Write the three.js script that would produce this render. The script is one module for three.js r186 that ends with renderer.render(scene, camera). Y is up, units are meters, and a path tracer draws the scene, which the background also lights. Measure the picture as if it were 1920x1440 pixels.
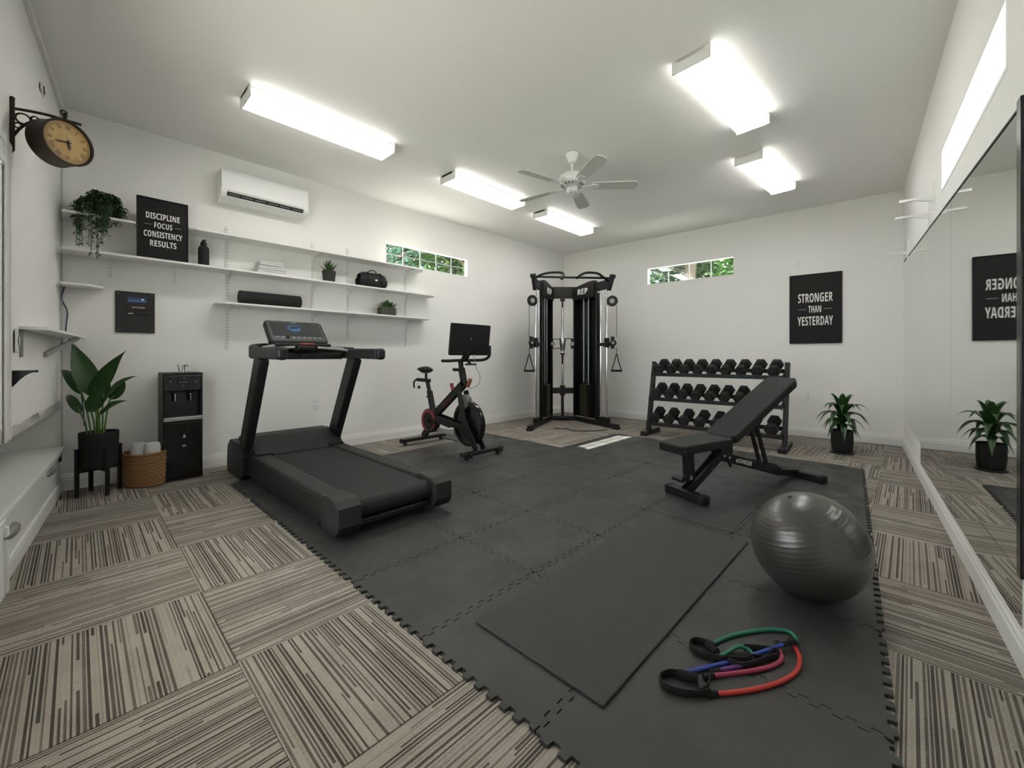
import * as THREE from 'three';
import { RoundedBoxGeometry } from 'three/addons/geometries/RoundedBoxGeometry.js';
import { mergeGeometries, toCreasedNormals } from 'three/addons/utils/BufferGeometryUtils.js';
import { TextGeometry } from 'three/addons/geometries/TextGeometry.js';
import { FontLoader } from 'three/addons/loaders/FontLoader.js';
import { RectAreaLightUniformsLib } from 'three/addons/lights/RectAreaLightUniformsLib.js';

// ---------------------------------------------------------------- camera, sky, sun, exposure
// world: the left wall runs along z at x = -5.04, the far wall lies near z = -6.9, y is up
RectAreaLightUniformsLib.init();
const scene = new THREE.Scene();
const YAW = THREE.MathUtils.degToRad(43.76);
const camera = new THREE.PerspectiveCamera(2 * THREE.MathUtils.radToDeg(Math.atan(720 / 780)), 1920 / 1440, 0.05, 200);
camera.position.set(0, 1.1, 0);
camera.rotation.set(0, YAW, 0);
camera.setViewOffset(1920, 1440, 0, 50.5, 1920, 1440);
scene.background = new THREE.Color(0.86, 0.93, 1.0);
scene.backgroundIntensity = 6.8;
const sun = new THREE.DirectionalLight(new THREE.Color(1.0, 0.95, 0.86), 62);
sun.position.set(-5.04 - 2.25 * 3, 2.45 + 2.5 * 3, -3.54 + 0.98 * 3);
sun.target.position.set(-5.04, 2.45, -3.54);
sun.castShadow = true;
Object.assign(sun.shadow.camera, { left: -14, right: 14, top: 14, bottom: -14, near: 0.1, far: 60 });
sun.shadow.mapSize.set(2048, 2048);
scene.add(sun, sun.target);
const LAMP = 11.6;                 // radiance of the fluorescent panels
const renderer = new THREE.WebGLRenderer({ antialias: true });
renderer.toneMapping = THREE.LinearToneMapping;
renderer.toneMappingExposure = 1.11;
renderer.shadowMap.enabled = true;

// ---------------------------------------------------------------- helpers
let seed = 20240611;
const rnd = () => { seed = (seed + 0x6d2b79f5) | 0; let t = Math.imul(seed ^ (seed >>> 15), 1 | seed); t = (t + Math.imul(t ^ (t >>> 7), 61 | t)) ^ t; return ((t ^ (t >>> 14)) >>> 0) / 4294967296; };
const rr = (a, b) => a + (b - a) * rnd();
const V = (x, y, z) => new THREE.Vector3(x, y, z);
const UPV = V(0, 1, 0);
function clean(g) {
  if (g.index) g = g.toNonIndexed();
  for (const k of Object.keys(g.attributes)) if (!['position', 'normal', 'uv'].includes(k)) g.deleteAttribute(k);
  if (!g.attributes.uv) g.setAttribute('uv', new THREE.BufferAttribute(new Float32Array(g.attributes.position.count * 2), 2));
  if (!g.attributes.normal) g.computeVertexNormals();
  g.morphAttributes = {}; g.clearGroups();
  return g;
}
const merge = (list) => (list.length === 1 ? clean(list[0]) : mergeGeometries(list.map(clean), false));
// box with rounded edges, centre at x y z
function rb(w, h, d, x = 0, y = 0, z = 0, r = 0.004, seg = 2) {
  const q = Math.min(r, w * 0.49, h * 0.49, d * 0.49);
  return new RoundedBoxGeometry(w, h, d, seg, q).translate(x, y, z);
}
const box = (w, h, d, x = 0, y = 0, z = 0) => new THREE.BoxGeometry(w, h, d).translate(x, y, z);
// rounded bar of section w (sideways) by h (the other way) from a to b
function beam(a, b, w, h, r = 0.004) {
  const d = b.clone().sub(a), L = d.length(); d.normalize();
  const s = Math.abs(d.y) > 0.999 ? V(0, 0, 1) : UPV.clone().cross(d).normalize(), u = d.clone().cross(s);
  const g = new RoundedBoxGeometry(w, h, L, 2, Math.min(r, w * 0.49, h * 0.49));
  return g.applyMatrix4(new THREE.Matrix4().makeBasis(s, u, d).setPosition(a.clone().add(b).multiplyScalar(0.5)));
}
function rod(a, b, r, r2 = r, seg = 14) {
  const d = b.clone().sub(a), L = d.length();
  const g = new THREE.CylinderGeometry(r2, r, L, seg);
  return g.applyQuaternion(new THREE.Quaternion().setFromUnitVectors(UPV, d.normalize())).translate(...a.clone().add(b).multiplyScalar(0.5).toArray());
}
const tube = (pts, r, n = 40, seg = 8, closed = false, tension = 0.5) => new THREE.TubeGeometry(new THREE.CatmullRomCurve3(pts, closed, 'centripetal', tension), n, r, seg, closed);
const lathe = (pts, seg = 32) => new THREE.LatheGeometry(pts.map(([r, y]) => new THREE.Vector2(r, y)), seg);
const creased = (g, a = 0.6) => toCreasedNormals(clean(g), a);
function extr(pts, depth, bevel = 0, holes = []) {
  const s = new THREE.Shape(pts.map(([x, y]) => new THREE.Vector2(x, y)));
  for (const h of holes) s.holes.push(new THREE.Path(h.map(([x, y]) => new THREE.Vector2(x, y))));
  return new THREE.ExtrudeGeometry(s, { depth, bevelEnabled: bevel > 0, bevelSize: bevel, bevelThickness: bevel, bevelSegments: 2, curveSegments: 10 });
}
// rounded rectangle outline
function rrect(w, h, r, n = 5) {
  const o = [];
  for (const [cx, cy, a0] of [[w / 2 - r, h / 2 - r, 0], [-w / 2 + r, h / 2 - r, 1], [-w / 2 + r, -h / 2 + r, 2], [w / 2 - r, -h / 2 + r, 3]])
    for (let i = 0; i <= n; i++) { const a = (a0 + i / n) * Math.PI / 2; o.push([cx + r * Math.cos(a), cy + r * Math.sin(a)]); }
  return o;
}
// sweep an outline (sideways, up) along a level path
function sweep(path, outline, n = 40) {
  const c = new THREE.CatmullRomCurve3(path, false, 'centripetal'), P = c.getSpacedPoints(n), m = outline.length, pos = [], idx = [];
  for (let i = 0; i <= n; i++) {
    const t = c.getTangentAt(i / n), s = UPV.clone().cross(t).normalize();
    for (const [a, b] of outline) pos.push(P[i].x + s.x * a, P[i].y + b, P[i].z + s.z * a);
  }
  for (let i = 0; i < n; i++) for (let j = 0; j < m; j++) { const a = i * m + j, b = i * m + (j + 1) % m, d = a + m, e = b + m; idx.push(a, b, d, b, e, d); }
  for (const [k, flip] of [[0, 1], [n, 0]]) for (let j = 1; j < m - 1; j++) { const a = k * m, b = k * m + j, d = k * m + j + 1; flip ? idx.push(a, d, b) : idx.push(a, b, d); }
  const g = new THREE.BufferGeometry(); g.setAttribute('position', new THREE.Float32BufferAttribute(pos, 3)); g.setIndex(idx); g.computeVertexNormals();
  return toCreasedNormals(clean(g), 0.7);
}
// grid surface from f(u, v) -> Vector3
function surf(f, nu, nv) {
  const pos = [], uv = [], idx = [];
  for (let i = 0; i <= nu; i++) for (let j = 0; j <= nv; j++) { const p = f(i / nu, j / nv); pos.push(p.x, p.y, p.z); uv.push(i / nu, j / nv); }
  for (let i = 0; i < nu; i++) for (let j = 0; j < nv; j++) { const a = i * (nv + 1) + j, b = a + 1, c = a + nv + 1, d = c + 1; idx.push(a, b, c, b, d, c); }
  const g = new THREE.BufferGeometry(); g.setAttribute('position', new THREE.Float32BufferAttribute(pos, 3)); g.setAttribute('uv', new THREE.Float32BufferAttribute(uv, 2)); g.setIndex(idx); g.computeVertexNormals();
  return g;
}
// a leaf blade along a quadratic curve, w = full width, fold = how far the edges rise
function blade(p0, p1, p2, w, fold = 0.25, side = null, nu = 10, nv = 4, shape = 0.75) {
  const c = new THREE.QuadraticBezierCurve3(p0, p1, p2);
  return surf((u, v) => {
    const p = c.getPoint(u), t = c.getTangent(u), s = side ? side.clone().addScaledVector(t, -side.dot(t)).normalize() : t.clone().cross(UPV).normalize(), n = s.clone().cross(t);
    const k = (v - 0.5) * 2, half = w / 2 * Math.pow(u, 0.8 * shape) * Math.pow(1 - u, 1.25) / (Math.pow(shape * 0.8 / (shape * 0.8 + 1.25), 0.8 * shape) * Math.pow(1.25 / (shape * 0.8 + 1.25), 1.25));
    return p.addScaledVector(s, k * half).addScaledVector(n, Math.abs(k) * half * fold);
  }, nu, nv);
}
const used = {};
function numbered(name) { const n = used[name] ?? 0; used[name] = n + 1; return n ? name + '_' + String(n).padStart(3, '0') : name; }
function part(name, geos, mat, parent, label) {
  const m = new THREE.Mesh(Array.isArray(geos) ? merge(geos) : geos, mat);
  m.name = name; m.castShadow = m.receiveShadow = true; if (label) m.userData.label = label;
  parent.add(m); return m;
}
function thing(name, label, category, [x, y, z] = [0, 0, 0], turn = 0, group) {
  const o = new THREE.Group(); o.name = numbered(name); scene.add(o); o.position.set(x, y, z); o.rotation.y = turn;
  o.userData = { label, category }; if (group) o.userData.group = group;
  return o;
}
function solid(name, geos, mat, label, category, pos = [0, 0, 0], turn = 0, group) {   // a thing that is one mesh
  const m = part(numbered(name), geos, mat, scene); m.position.set(...pos); m.rotation.y = turn;
  m.userData = { label, category }; if (group) m.userData.group = group;
  return m;
}
function struct(name, geos, mat, label) {
  const m = geos ? part(name, geos, mat, scene) : new THREE.Group(); m.name = name; if (!geos) scene.add(m);
  m.userData = { kind: 'structure', label }; return m;
}

// ---------------------------------------------------------------- textures
function noiseGrid(n, cells, s) {            // tileable smooth value noise
  const a = new Float32Array(cells * cells); let q = s;
  const r = () => { q = (q * 1664525 + 1013904223) >>> 0; return q / 4294967296; };
  for (let i = 0; i < a.length; i++) a[i] = r();
  const o = new Float32Array(n * n), sm = (t) => t * t * (3 - 2 * t);
  for (let y = 0; y < n; y++) for (let x = 0; x < n; x++) {
    const u = x / n * cells, v = y / n * cells, x0 = Math.floor(u), y0 = Math.floor(v), fx = sm(u - x0), fy = sm(v - y0), x1 = (x0 + 1) % cells, y1 = (y0 + 1) % cells;
    o[y * n + x] = (a[y0 * cells + x0] * (1 - fx) + a[y0 * cells + x1] * fx) * (1 - fy) + (a[y1 * cells + x0] * (1 - fx) + a[y1 * cells + x1] * fx) * fy;
  }
  return o;
}
function dataTex(n, f, srgb = false, w = n) {
  const d = new Uint8Array(n * w * 4);
  for (let y = 0; y < n; y++) for (let x = 0; x < w; x++) { const c = f(x, y), i = (y * w + x) * 4; for (let k = 0; k < 3; k++) d[i + k] = Math.max(0, Math.min(255, (Array.isArray(c) ? c[k] : c) * 255)); d[i + 3] = 255; }
  const t = new THREE.DataTexture(d, w, n); t.magFilter = THREE.LinearFilter; t.minFilter = THREE.LinearFilter; t.wrapS = t.wrapT = THREE.RepeatWrapping; if (srgb) t.colorSpace = THREE.SRGBColorSpace; t.needsUpdate = true;
  return t;
}
function rep(t, x, y = x) { const c = t.clone(); c.repeat.set(x, y); c.needsUpdate = true; return c; }
function canvasTex(w, h, draw) {
  const c = document.createElement('canvas'); c.width = w; c.height = h; draw(c.getContext('2d'), w, h);
  const t = new THREE.CanvasTexture(c); t.colorSpace = THREE.SRGBColorSpace; t.anisotropy = 4; return t;
}
const nA = noiseGrid(256, 8, 11), nB = noiseGrid(256, 32, 12), nC = noiseGrid(256, 96, 13), nD = noiseGrid(256, 128, 14);
const wallBump = dataTex(256, (x, y) => { const i = y * 256 + x; return 0.25 * nB[i] + 0.75 * Math.min(1, Math.max(0, (nC[i] - 0.35) * 2)); });
const ceilBump = dataTex(256, (x, y) => { const i = y * 256 + x, k = nB[i] * 0.7 + nC[i] * 0.3; return k > 0.52 ? 0.55 + 0.45 * nD[i] : 0.2 * nC[i]; });
const pebble = dataTex(256, (x, y) => { const i = y * 256 + x; return 0.6 * nC[i] + 0.4 * nD[i]; });
const wearTex = dataTex(256, (x, y) => { const i = y * 256 + x; return 0.55 + 0.3 * nA[i] + 0.15 * nB[i]; });
const ribTex = dataTex(64, (x, y) => 0.5 + 0.5 * Math.cos(y / 64 * Math.PI * 2 * 8));
function carpetTex(s) {                       // one carpet tile, stripes along v: fine broken yarn lines in two browns
  let q = s; const r = () => { q = (q * 1664525 + 1013904223) >>> 0; return q / 4294967296; };
  const n = 1024, pitch = []; let u = 0;
  while (u < 1) {
    const w = 0.0055 + r() * 0.0075, dark = r() < 0.14 ? 0.25 : 0.55 + 0.45 * r(), gap = 0.0055 + (r() < 0.2 ? r() * 0.018 : r() * 0.007), cuts = []; let v = -r() * 0.3;
    while (v < 1) { const l = 0.2 + r() * 0.7; cuts.push([v, v + l, r() < 0.8 ? dark : 0.1]); v += l; }
    pitch.push([u, u + w, cuts]); u += w + gap;
  }
  const row = new Array(n).fill(null); for (const p of pitch) for (let x = Math.floor(p[0] * n); x < Math.min(n, p[1] * n); x++) row[x] = p;
  return dataTex(n, (x, y) => {
    const p = row[x], v = y / n; let d = 0.06; if (p) { const c = p[2].find((e) => v >= e[0] && v < e[1]); d = c ? c[2] : 0.1; }
    const g = nD[((y * 2) % 256) * 256 + (x * 2) % 256], g2 = nC[(y % 256) * 256 + (x % 256)], b = nA[((y >> 2) % 256) * 256 + ((x >> 2) % 256)];
    d = Math.min(1.1, Math.max(-0.12, d + (g - 0.5) * 0.55 + (g2 - 0.5) * 0.25 + (b - 0.5) * 0.14));
    return [0.635 - 0.40 * d, 0.603 - 0.395 * d, 0.567 - 0.38 * d];
  }, true);
}
const carpetMaps = [3, 77, 191, 405].map(carpetTex);

// ---------------------------------------------------------------- materials
const lin = (r, g, b) => new THREE.Color().setRGB(r, g, b);
const std = (c, roughness, more = {}) => new THREE.MeshStandardMaterial({ color: Array.isArray(c) ? lin(...c) : lin(c, c, c), roughness, ...more });
const phy = (c, roughness, more = {}) => new THREE.MeshPhysicalMaterial({ color: Array.isArray(c) ? lin(...c) : lin(c, c, c), roughness, ...more });
const M = {
  wall: std([0.84, 0.826, 0.793], 0.82, { bumpMap: rep(wallBump, 1.7), bumpScale: 0.0006 }),
  ceiling: std([0.88, 0.868, 0.836], 0.6, { bumpMap: rep(ceilBump, 1.3), bumpScale: 0.0016 }),
  trim: std([0.80, 0.79, 0.765], 0.42),
  white: std([0.80, 0.80, 0.78], 0.38),
  shelf: std([0.80, 0.795, 0.775], 0.45),
  plastic: phy([0.82, 0.82, 0.80], 0.3, { clearcoat: 0.2 }),
  slab: std([0.2, 0.19, 0.18], 0.95),
  mat: phy([0.042, 0.042, 0.0408], 0.62, { specularIntensity: 0.7, bumpMap: rep(pebble, 5), bumpScale: 0.0009, roughnessMap: rep(wearTex, 0.9) }),
  yoga: std([0.037, 0.037, 0.037], 0.62, { bumpMap: rep(ribTex, 1, 22), bumpScale: 0.0012 }),
  black: phy(0.0115, 0.44, { specularIntensity: 0.6 }),
  blackGloss: phy(0.006, 0.2, { clearcoat: 0.3, clearcoatRoughness: 0.1, specularIntensity: 0.6 }),
  blackMatte: phy(0.014, 0.7, { specularIntensity: 0.6 }),
  rubber: phy(0.013, 0.74, { specularIntensity: 0.6, bumpMap: rep(pebble, 6), bumpScale: 0.0006 }),
  charcoal: phy([0.023, 0.023, 0.0225], 0.5, { specularIntensity: 0.7 }),
  charcoalRib: std([0.042, 0.042, 0.041], 0.45),
  vinyl: phy([0.0165, 0.0165, 0.0165], 0.5, { specularIntensity: 0.45, bumpMap: rep(pebble, 8), bumpScale: 0.0004 }),
  belt: phy([0.0135, 0.0135, 0.0135], 0.66, { specularIntensity: 0.7, bumpMap: rep(pebble, 9), bumpScale: 0.0004 }),
  chrome: std([0.72, 0.72, 0.72], 0.12, { metalness: 1 }),
  steel: std([0.45, 0.45, 0.45], 0.3, { metalness: 1 }),
  mirror: std([0.80, 0.82, 0.80], 0.015, { metalness: 1 }),
  glass: phy([0.96, 0.98, 0.97], 0.0, { transmission: 1, thickness: 0, ior: 1.45 }),
  clockGlass: phy([1, 1, 1], 0.02, { transmission: 1, thickness: 0, ior: 1.45 }),
  bronze: std([0.030, 0.019, 0.013], 0.5, { metalness: 0.35 }),
  red: std([0.21, 0.016, 0.02], 0.45),
  redDull: std([0.30, 0.05, 0.05], 0.5),
  grey: std([0.3, 0.3, 0.29], 0.5),
  green1: phy([0.020, 0.072, 0.012], 0.36, { transmission: 0.12, thickness: 0 }),
  green2: phy([0.028, 0.085, 0.018], 0.42, { transmission: 0.15, thickness: 0 }),
  green3: phy([0.055, 0.135, 0.028], 0.5, { transmission: 0.2, thickness: 0 }),
  stem: std([0.10, 0.19, 0.04], 0.5),
  soil: std([0.03, 0.022, 0.016], 0.95),
  towel: std([0.80, 0.79, 0.77], 0.95, { bumpMap: rep(pebble, 10), bumpScale: 0.002 }),
  ball: phy([0.072, 0.068, 0.061], 0.34, { clearcoat: 0.45, clearcoatRoughness: 0.24, metalness: 0.4 }),
  bark: std([0.23, 0.18, 0.13], 0.9, { bumpMap: rep(pebble, 4), bumpScale: 0.02 }),
  darkGrey: std([0.11, 0.11, 0.11], 0.4),
  muntinDark: std([0.17, 0.19, 0.19], 0.5),
  fanBlade: std([0.60, 0.59, 0.565], 0.5),
  trimGrey: std([0.5, 0.5, 0.49], 0.5),
  text: std([0.75, 0.74, 0.72], 0.6),
  lampBody: std([0.78, 0.78, 0.76], 0.4),
  diffuser: std([0.9, 0.9, 0.88], 0.4, { emissive: lin(1, 0.985, 0.95), emissiveIntensity: 2.3 }),
};
for (const k of ['green1', 'green2', 'green3']) M[k].side = THREE.DoubleSide;
const carpetMat = carpetMaps.map((t) => new THREE.MeshStandardMaterial({ map: t, roughness: 0.97, bumpMap: t, bumpScale: 0.0025 }));
const font = await new FontLoader().loadAsync('fonts/droid/droid_sans_bold.typeface.json');
function text3(s, size, depth = 0.001, condense = 1) {
  const g = new TextGeometry(s, { font, size, depth, curveSegments: 4 }); g.computeBoundingBox();
  const b = g.boundingBox; g.translate(-(b.min.x + b.max.x) / 2, -(b.min.y + b.max.y) / 2, 0).scale(condense, 1, 1);
  return g;
}

// ---------------------------------------------------------------- the room
const XL = -5.04, H = 3.16;
const FAR = [[-5.07, -6.791], [-0.061, -7.034]], RIGHT = [[-0.061, -7.034], [0.29, -2.31]], NEAR = [[-5.03, 0.10], [-2.91, 0.275]];
const onLine = ([a, b], s) => { const dx = b[0] - a[0], dz = b[1] - a[1], L = Math.hypot(dx, dz); return [a[0] + dx / L * s, a[1] + dz / L * s]; };
const lineTurn = ([a, b]) => Math.atan2(-(b[1] - a[1]), b[0] - a[0]);
// upright slab with outline (s along the line, y), its inner face on the line, its thickness away from the room
function wallGeo(line, outline, holes, t, outSign) {
  const g = extr(outline, t, 0, holes); if (outSign < 0) g.translate(0, 0, -t);
  return g.rotateY(lineTurn(line)).translate(line[0][0], 0, line[0][1]);
}
const rect = (x0, x1, y0, y1) => [[x0, y0], [x1, y0], [x1, y1], [x0, y1]];
const rectR = (x0, x1, y0, y1) => [[x0, y0], [x0, y1], [x1, y1], [x1, y0]];

// floor: a slab and carpet tiles laid quarter-turned in a chequer
const floor = struct('floor', [box(6.6, 0.1, 8.6, -2.2, -0.056, -3.3)], M.slab, 'brown and grey striped carpet tile floor laid quarter-turned');
function carpetTile(x0, x1, z0, z1, P, ox, oz, odd, v) {     // P = pitch, ox oz = corner of the whole tile
  const w = x1 - x0 - 0.002, d = z1 - z0 - 0.002, g = box(w, 0.006, d), p = g.attributes.position, uv = g.attributes.uv;
  const cx = (x0 + x1) / 2, cz = (z0 + z1) / 2;
  for (let i = 0; i < p.count; i++) { const a = (p.getX(i) + cx - ox) / P, b = (p.getZ(i) + cz - oz) / P; odd ? uv.setXY(i, b, a) : uv.setXY(i, a, b); }
  const m = part('carpet_tile', g, carpetMat[v % 4], floor); m.position.set(cx, -0.003, cz);
}
{
  const P = 0.65; let v = 0;
  for (let i = 0; i < 8; i++) for (let j = 0; j < 12; j++) {
    const ox = -5.0 + P * i, oz = 0.25 - P * j, x0 = i ? ox : -5.06, x1 = Math.min(ox + P, -0.2), z1 = oz + P, z0 = Math.max(oz, -7.06);
    if (z0 >= z1 || x0 >= x1) continue;
    v = (v * 5 + i * 3 + j + 1) % 97; carpetTile(x0, x1, z0, z1, P, ox, oz, (i + j) % 2 === 1, v);
  }
  const Q = 0.68;
  for (let j = 0; j < 11; j++) { const oz = -0.75 + Q * 2 - Q * (j + 1); if (oz + Q < -7.06) break; v = (v * 5 + j + 2) % 97; carpetTile(-0.2, 0.48, Math.max(oz, -7.06), Math.min(oz + Q, 0.7), Q, -0.2, oz, j % 2 === 0, v); }
}
struct('ceiling', [box(6.6, 0.12, 8.6, -2.2, H + 0.06, -3.3)], M.ceiling, 'off-white textured plaster ceiling');

// walls with their window openings
const LEFTLINE = [[XL, 0.66], [XL, -7.1]];              // s = 0.66 - z
struct('wall_left', [wallGeo(LEFTLINE, rect(0, 7.76, -0.05, H), [rectR(0.66 + 2.82, 0.66 + 4.265, 2.345, 2.65)], 0.06, -1).translate(0, 0, 0)], M.wall, 'long white plaster wall behind the shelves');
const farL = Math.hypot(FAR[1][0] - FAR[0][0], FAR[1][1] - FAR[0][1]);
const sFar = (x) => (x - FAR[0][0]) / (FAR[1][0] - FAR[0][0]) * farL;
struct('wall_far', [wallGeo(FAR, rect(-0.2, farL + 0.4, -0.05, H), [rectR(sFar(-3.332), sFar(-1.935), 2.345, 2.66)], 0.09, -1)], M.wall, 'white far wall with the framed poster');
const rightL = Math.hypot(RIGHT[1][0] - RIGHT[0][0], RIGHT[1][1] - RIGHT[0][1]);
const sRight = (z) => (z - RIGHT[0][1]) / (RIGHT[1][1] - RIGHT[0][1]) * rightL;
struct('wall_right', [wallGeo(RIGHT, rect(-0.1, sRight(0.9), -0.05, H), [rectR(sRight(-4.132), sRight(-2.511), 2.225, 2.54)], 0.12, -1)], M.wall, 'white right wall with mirror panels and high window');
const nearL = 5.75;
struct('wall_near', [wallGeo(NEAR, [[-0.1, 0.68], [2.12, 0.68], [2.12, -0.05], [nearL, -0.05], [nearL, H], [-0.1, H]], [rectR(1.88, 3.95, 0.74, 2.06)], 0.1, 1)], M.wall, 'white wall carrying the bracket clock');
const nearTurn = lineTurn(NEAR);
const nearPt = (s, y, out) => { const p = onLine(NEAR, s); return V(p[0] - Math.sin(nearTurn) * out, y, p[1] - Math.cos(nearTurn) * out); };   // out = towards the room
{ // niche that takes the low white bench
  const n = struct('trim_1', [wallGeo(NEAR, rect(-0.1, 2.2, 0.68, 0.74), [], 0.5, 1), wallGeo(NEAR, rect(2.12, 2.2, -0.05, 0.74), [], 0.5, 1)], M.wall, 'plaster lining of the low niche over the white bench');
  part('niche_back', [wallGeo(NEAR, rect(-0.1, 2.2, -0.05, 0.74), [], 0.05, 1).translate(0, 0, 0.5)], M.wall, n);
}

// baseboards: profile swept along the foot of each wall
function baseboard(name, line, s0, s1, flip, label) {
  const prof = [[0, 0], [0.016, 0], [0.016, 0.085], [0.012, 0.095], [0.012, 0.108], [0.007, 0.118], [0.005, 0.134], [0, 0.136]];
  const g = extr(prof, s1 - s0).rotateY(-Math.PI / 2);       // runs along -x
  g.scale(-1, 1, 1); const idx = clean(g); const p = idx.attributes.position;   // mirrored: turn the faces back
  for (let i = 0; i < p.count; i += 3) for (const at of Object.values(idx.attributes)) for (let k = 0; k < at.itemSize; k++) { const a = at.getComponent(i + 1, k); at.setComponent(i + 1, k, at.getComponent(i + 2, k)); at.setComponent(i + 2, k, a); }
  idx.computeVertexNormals(); if (flip) idx.scale(1, 1, 1);
  idx.translate(s0, 0, 0).rotateY(lineTurn(line)).translate(line[0][0], 0, line[0][1]);
  return struct(name, idx, M.trim, label);
}
baseboard('baseboard_left', LEFTLINE, 0.56, 7.5, false, 'white moulded baseboard along the shelf wall');
baseboard('baseboard_far', FAR, 0, farL, false, 'white moulded baseboard along the far wall');
baseboard('baseboard_right', RIGHT, 0, sRight(0.5), false, 'white moulded baseboard under the mirrors');

// windows: frame, muntins and panes set in the opening; local x along the wall, z out of the room
function windowUnit(name, line, s0, s1, y0, y1, t, cols, rows, label, sgn, bars = M.white) {
  const w = struct(name, null, null, label); w.position.set(line[0][0], 0, line[0][1]); w.rotation.y = lineTurn(line);
  const cx = (s0 + s1) / 2, cy = (y0 + y1) / 2, W = s1 - s0, Hh = y1 - y0, f = 0.022, zf = -t * 0.5 * sgn;
  part('window_frame', [rb(W, f, t * 1.04, cx, y0 + f / 2, zf), rb(W, f, t * 1.04, cx, y1 - f / 2, zf), rb(f, Hh - 2 * f, t * 1.04, s0 + f / 2, cy, zf), rb(f, Hh - 2 * f, t * 1.04, s1 - f / 2, cy, zf)], M.white, w);
  const zp = -t * 0.72 * sgn, iw = (W - 2 * f) / cols, ih = (Hh - 2 * f) / rows;
  for (let i = 1; i < cols; i++) part('muntin', [rb(0.014, Hh - 2 * f, 0.012, s0 + f + iw * i, cy, zp, 0.002)], bars, w);
  for (let j = 1; j < rows; j++) part('muntin', [rb(W - 2 * f, 0.012, 0.010, cx, y0 + f + ih * j, zp, 0.002)], bars, w);
  for (let i = 0; i < cols; i++) for (let j = 0; j < rows; j++) part('pane', [box(iw - 0.015, ih - (rows > 1 ? 0.013 : 0.002), 0.002, s0 + f + iw * (i + 0.5), y0 + f + ih * (j + 0.5), zp)], M.glass, w);
  return w;
}
windowUnit('window_1', LEFTLINE, 0.66 + 2.82, 0.66 + 4.265, 2.345, 2.65, 0.06, 5, 2, 'high narrow window with ten panes above the bike', 1, M.muntinDark);
windowUnit('window_2', FAR, sFar(-3.332), sFar(-1.935), 2.345, 2.66, 0.09, 4, 1, 'high narrow window in the far wall', 1);
windowUnit('window_3', RIGHT, sRight(-4.132), sRight(-2.511), 2.225, 2.54, 0.12, 2, 1, 'high bright window above the mirrors', 1);

windowUnit('window_4', NEAR, 1.88, 3.95, 0.74, 2.06, 0.1, 3, 1, 'wide window in the near wall beside the camera', -1);
struct('porch_roof', [wallGeo(NEAR, rect(-1.6, 5.2, 2.45, 2.55), [], 1.5, 1).translate(0, 0, 0.1)], M.trim, 'porch roof over the near window');
// moulded casing on the near wall at the left edge, and the raceway along its ceiling
{
  const c = struct('trim_2', null, null, 'white moulded casing at the left edge');
  const s0 = 1.70, s1 = 1.86, top = 2.19, L = [];
  for (const [a, b, o] of [[0, 0.16, 0.006], [0.01, 0.05, 0.010], [0.075, 0.095, 0.009], [0.115, 0.15, 0.012]]) L.push(beam(nearPt(s0 + (a + b) / 2, 0.68, o / 2), nearPt(s0 + (a + b) / 2, top - a, o / 2), o, b - a, 0.003));
  for (const [a, b, o] of [[0, 0.16, 0.006], [0.01, 0.05, 0.010], [0.075, 0.095, 0.009], [0.115, 0.15, 0.012]]) L.push(beam(nearPt(s0 + a, top - (a + b) / 2, o / 2), nearPt(s0 + 2.42, top - (a + b) / 2, o / 2), o, b - a, 0.003));
  part('casing', L, M.trim, c);
  struct('trim_3', [beam(nearPt(0, H - 0.02, 0.012), nearPt(5.2, H - 0.02, 0.012), 0.024, 0.04, 0.004)], M.trim, 'white cable raceway along the near ceiling edge');
  struct('trim_4', [rod(V(-5.022, 0.37, 0.088), V(-5.022, 3.13, 0.088), 0.005)], M.trimGrey, 'thin grey conduit in the left corner');
}

// mirror panels on the right wall
const rightTurn = lineTurn(RIGHT);
const rightPt = (z, y, out) => { const s = sRight(z), p = onLine(RIGHT, s); return V(p[0] + Math.sin(rightTurn) * out, y, p[1] + Math.cos(rightTurn) * out); };
{
  const m = thing('wall_mirror', 'frameless wall mirror made of tall panels on the right wall', 'mirror', [RIGHT[0][0], 0, RIGHT[0][1]], rightTurn);
  const top = (z) => 2.235 + (z + 6.83) / 4.49 * (1.985 - 2.235);
  const P = (name, z0, z1, y0, y1a, y1b) => { const a = sRight(z0) + 0.0015, b = sRight(z1) - 0.0015; part(name, [extr([[a, y0], [b, y0], [b, y1b], [a, y1a]], 0.006).translate(0, 0, 0.002)], M.mirror, m); };
  P('mirror_panel', -6.83, -5.23, 0.325, top(-6.83), top(-5.23));
  P('mirror_panel', -5.23, -3.69, 0.332, top(-5.23), top(-3.69));
  P('mirror_panel', -3.69, -2.29, 0.332, top(-3.69), top(-2.29));
  P('mirror_panel', -5.23, -3.69, 0.145, 0.329, 0.329);
  P('mirror_panel', -3.69, -2.29, 0.145, 0.329, 0.329);
  part('edge_strip', [beam(V(sRight(-6.83), top(-6.83) + 0.004, 0.006), V(sRight(-2.29), top(-2.29) + 0.004, 0.006), 0.012, 0.008, 0.001)], M.charcoal, m, 'thin dark strip along the top edge');
  part('end_frame', [beam(V(sRight(-2.255), 0.34, 0.012), V(sRight(-2.255), 1.995, 0.012), 0.024, 0.05, 0.003)], M.blackGloss, m, 'black upright at the near end');
}
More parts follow.
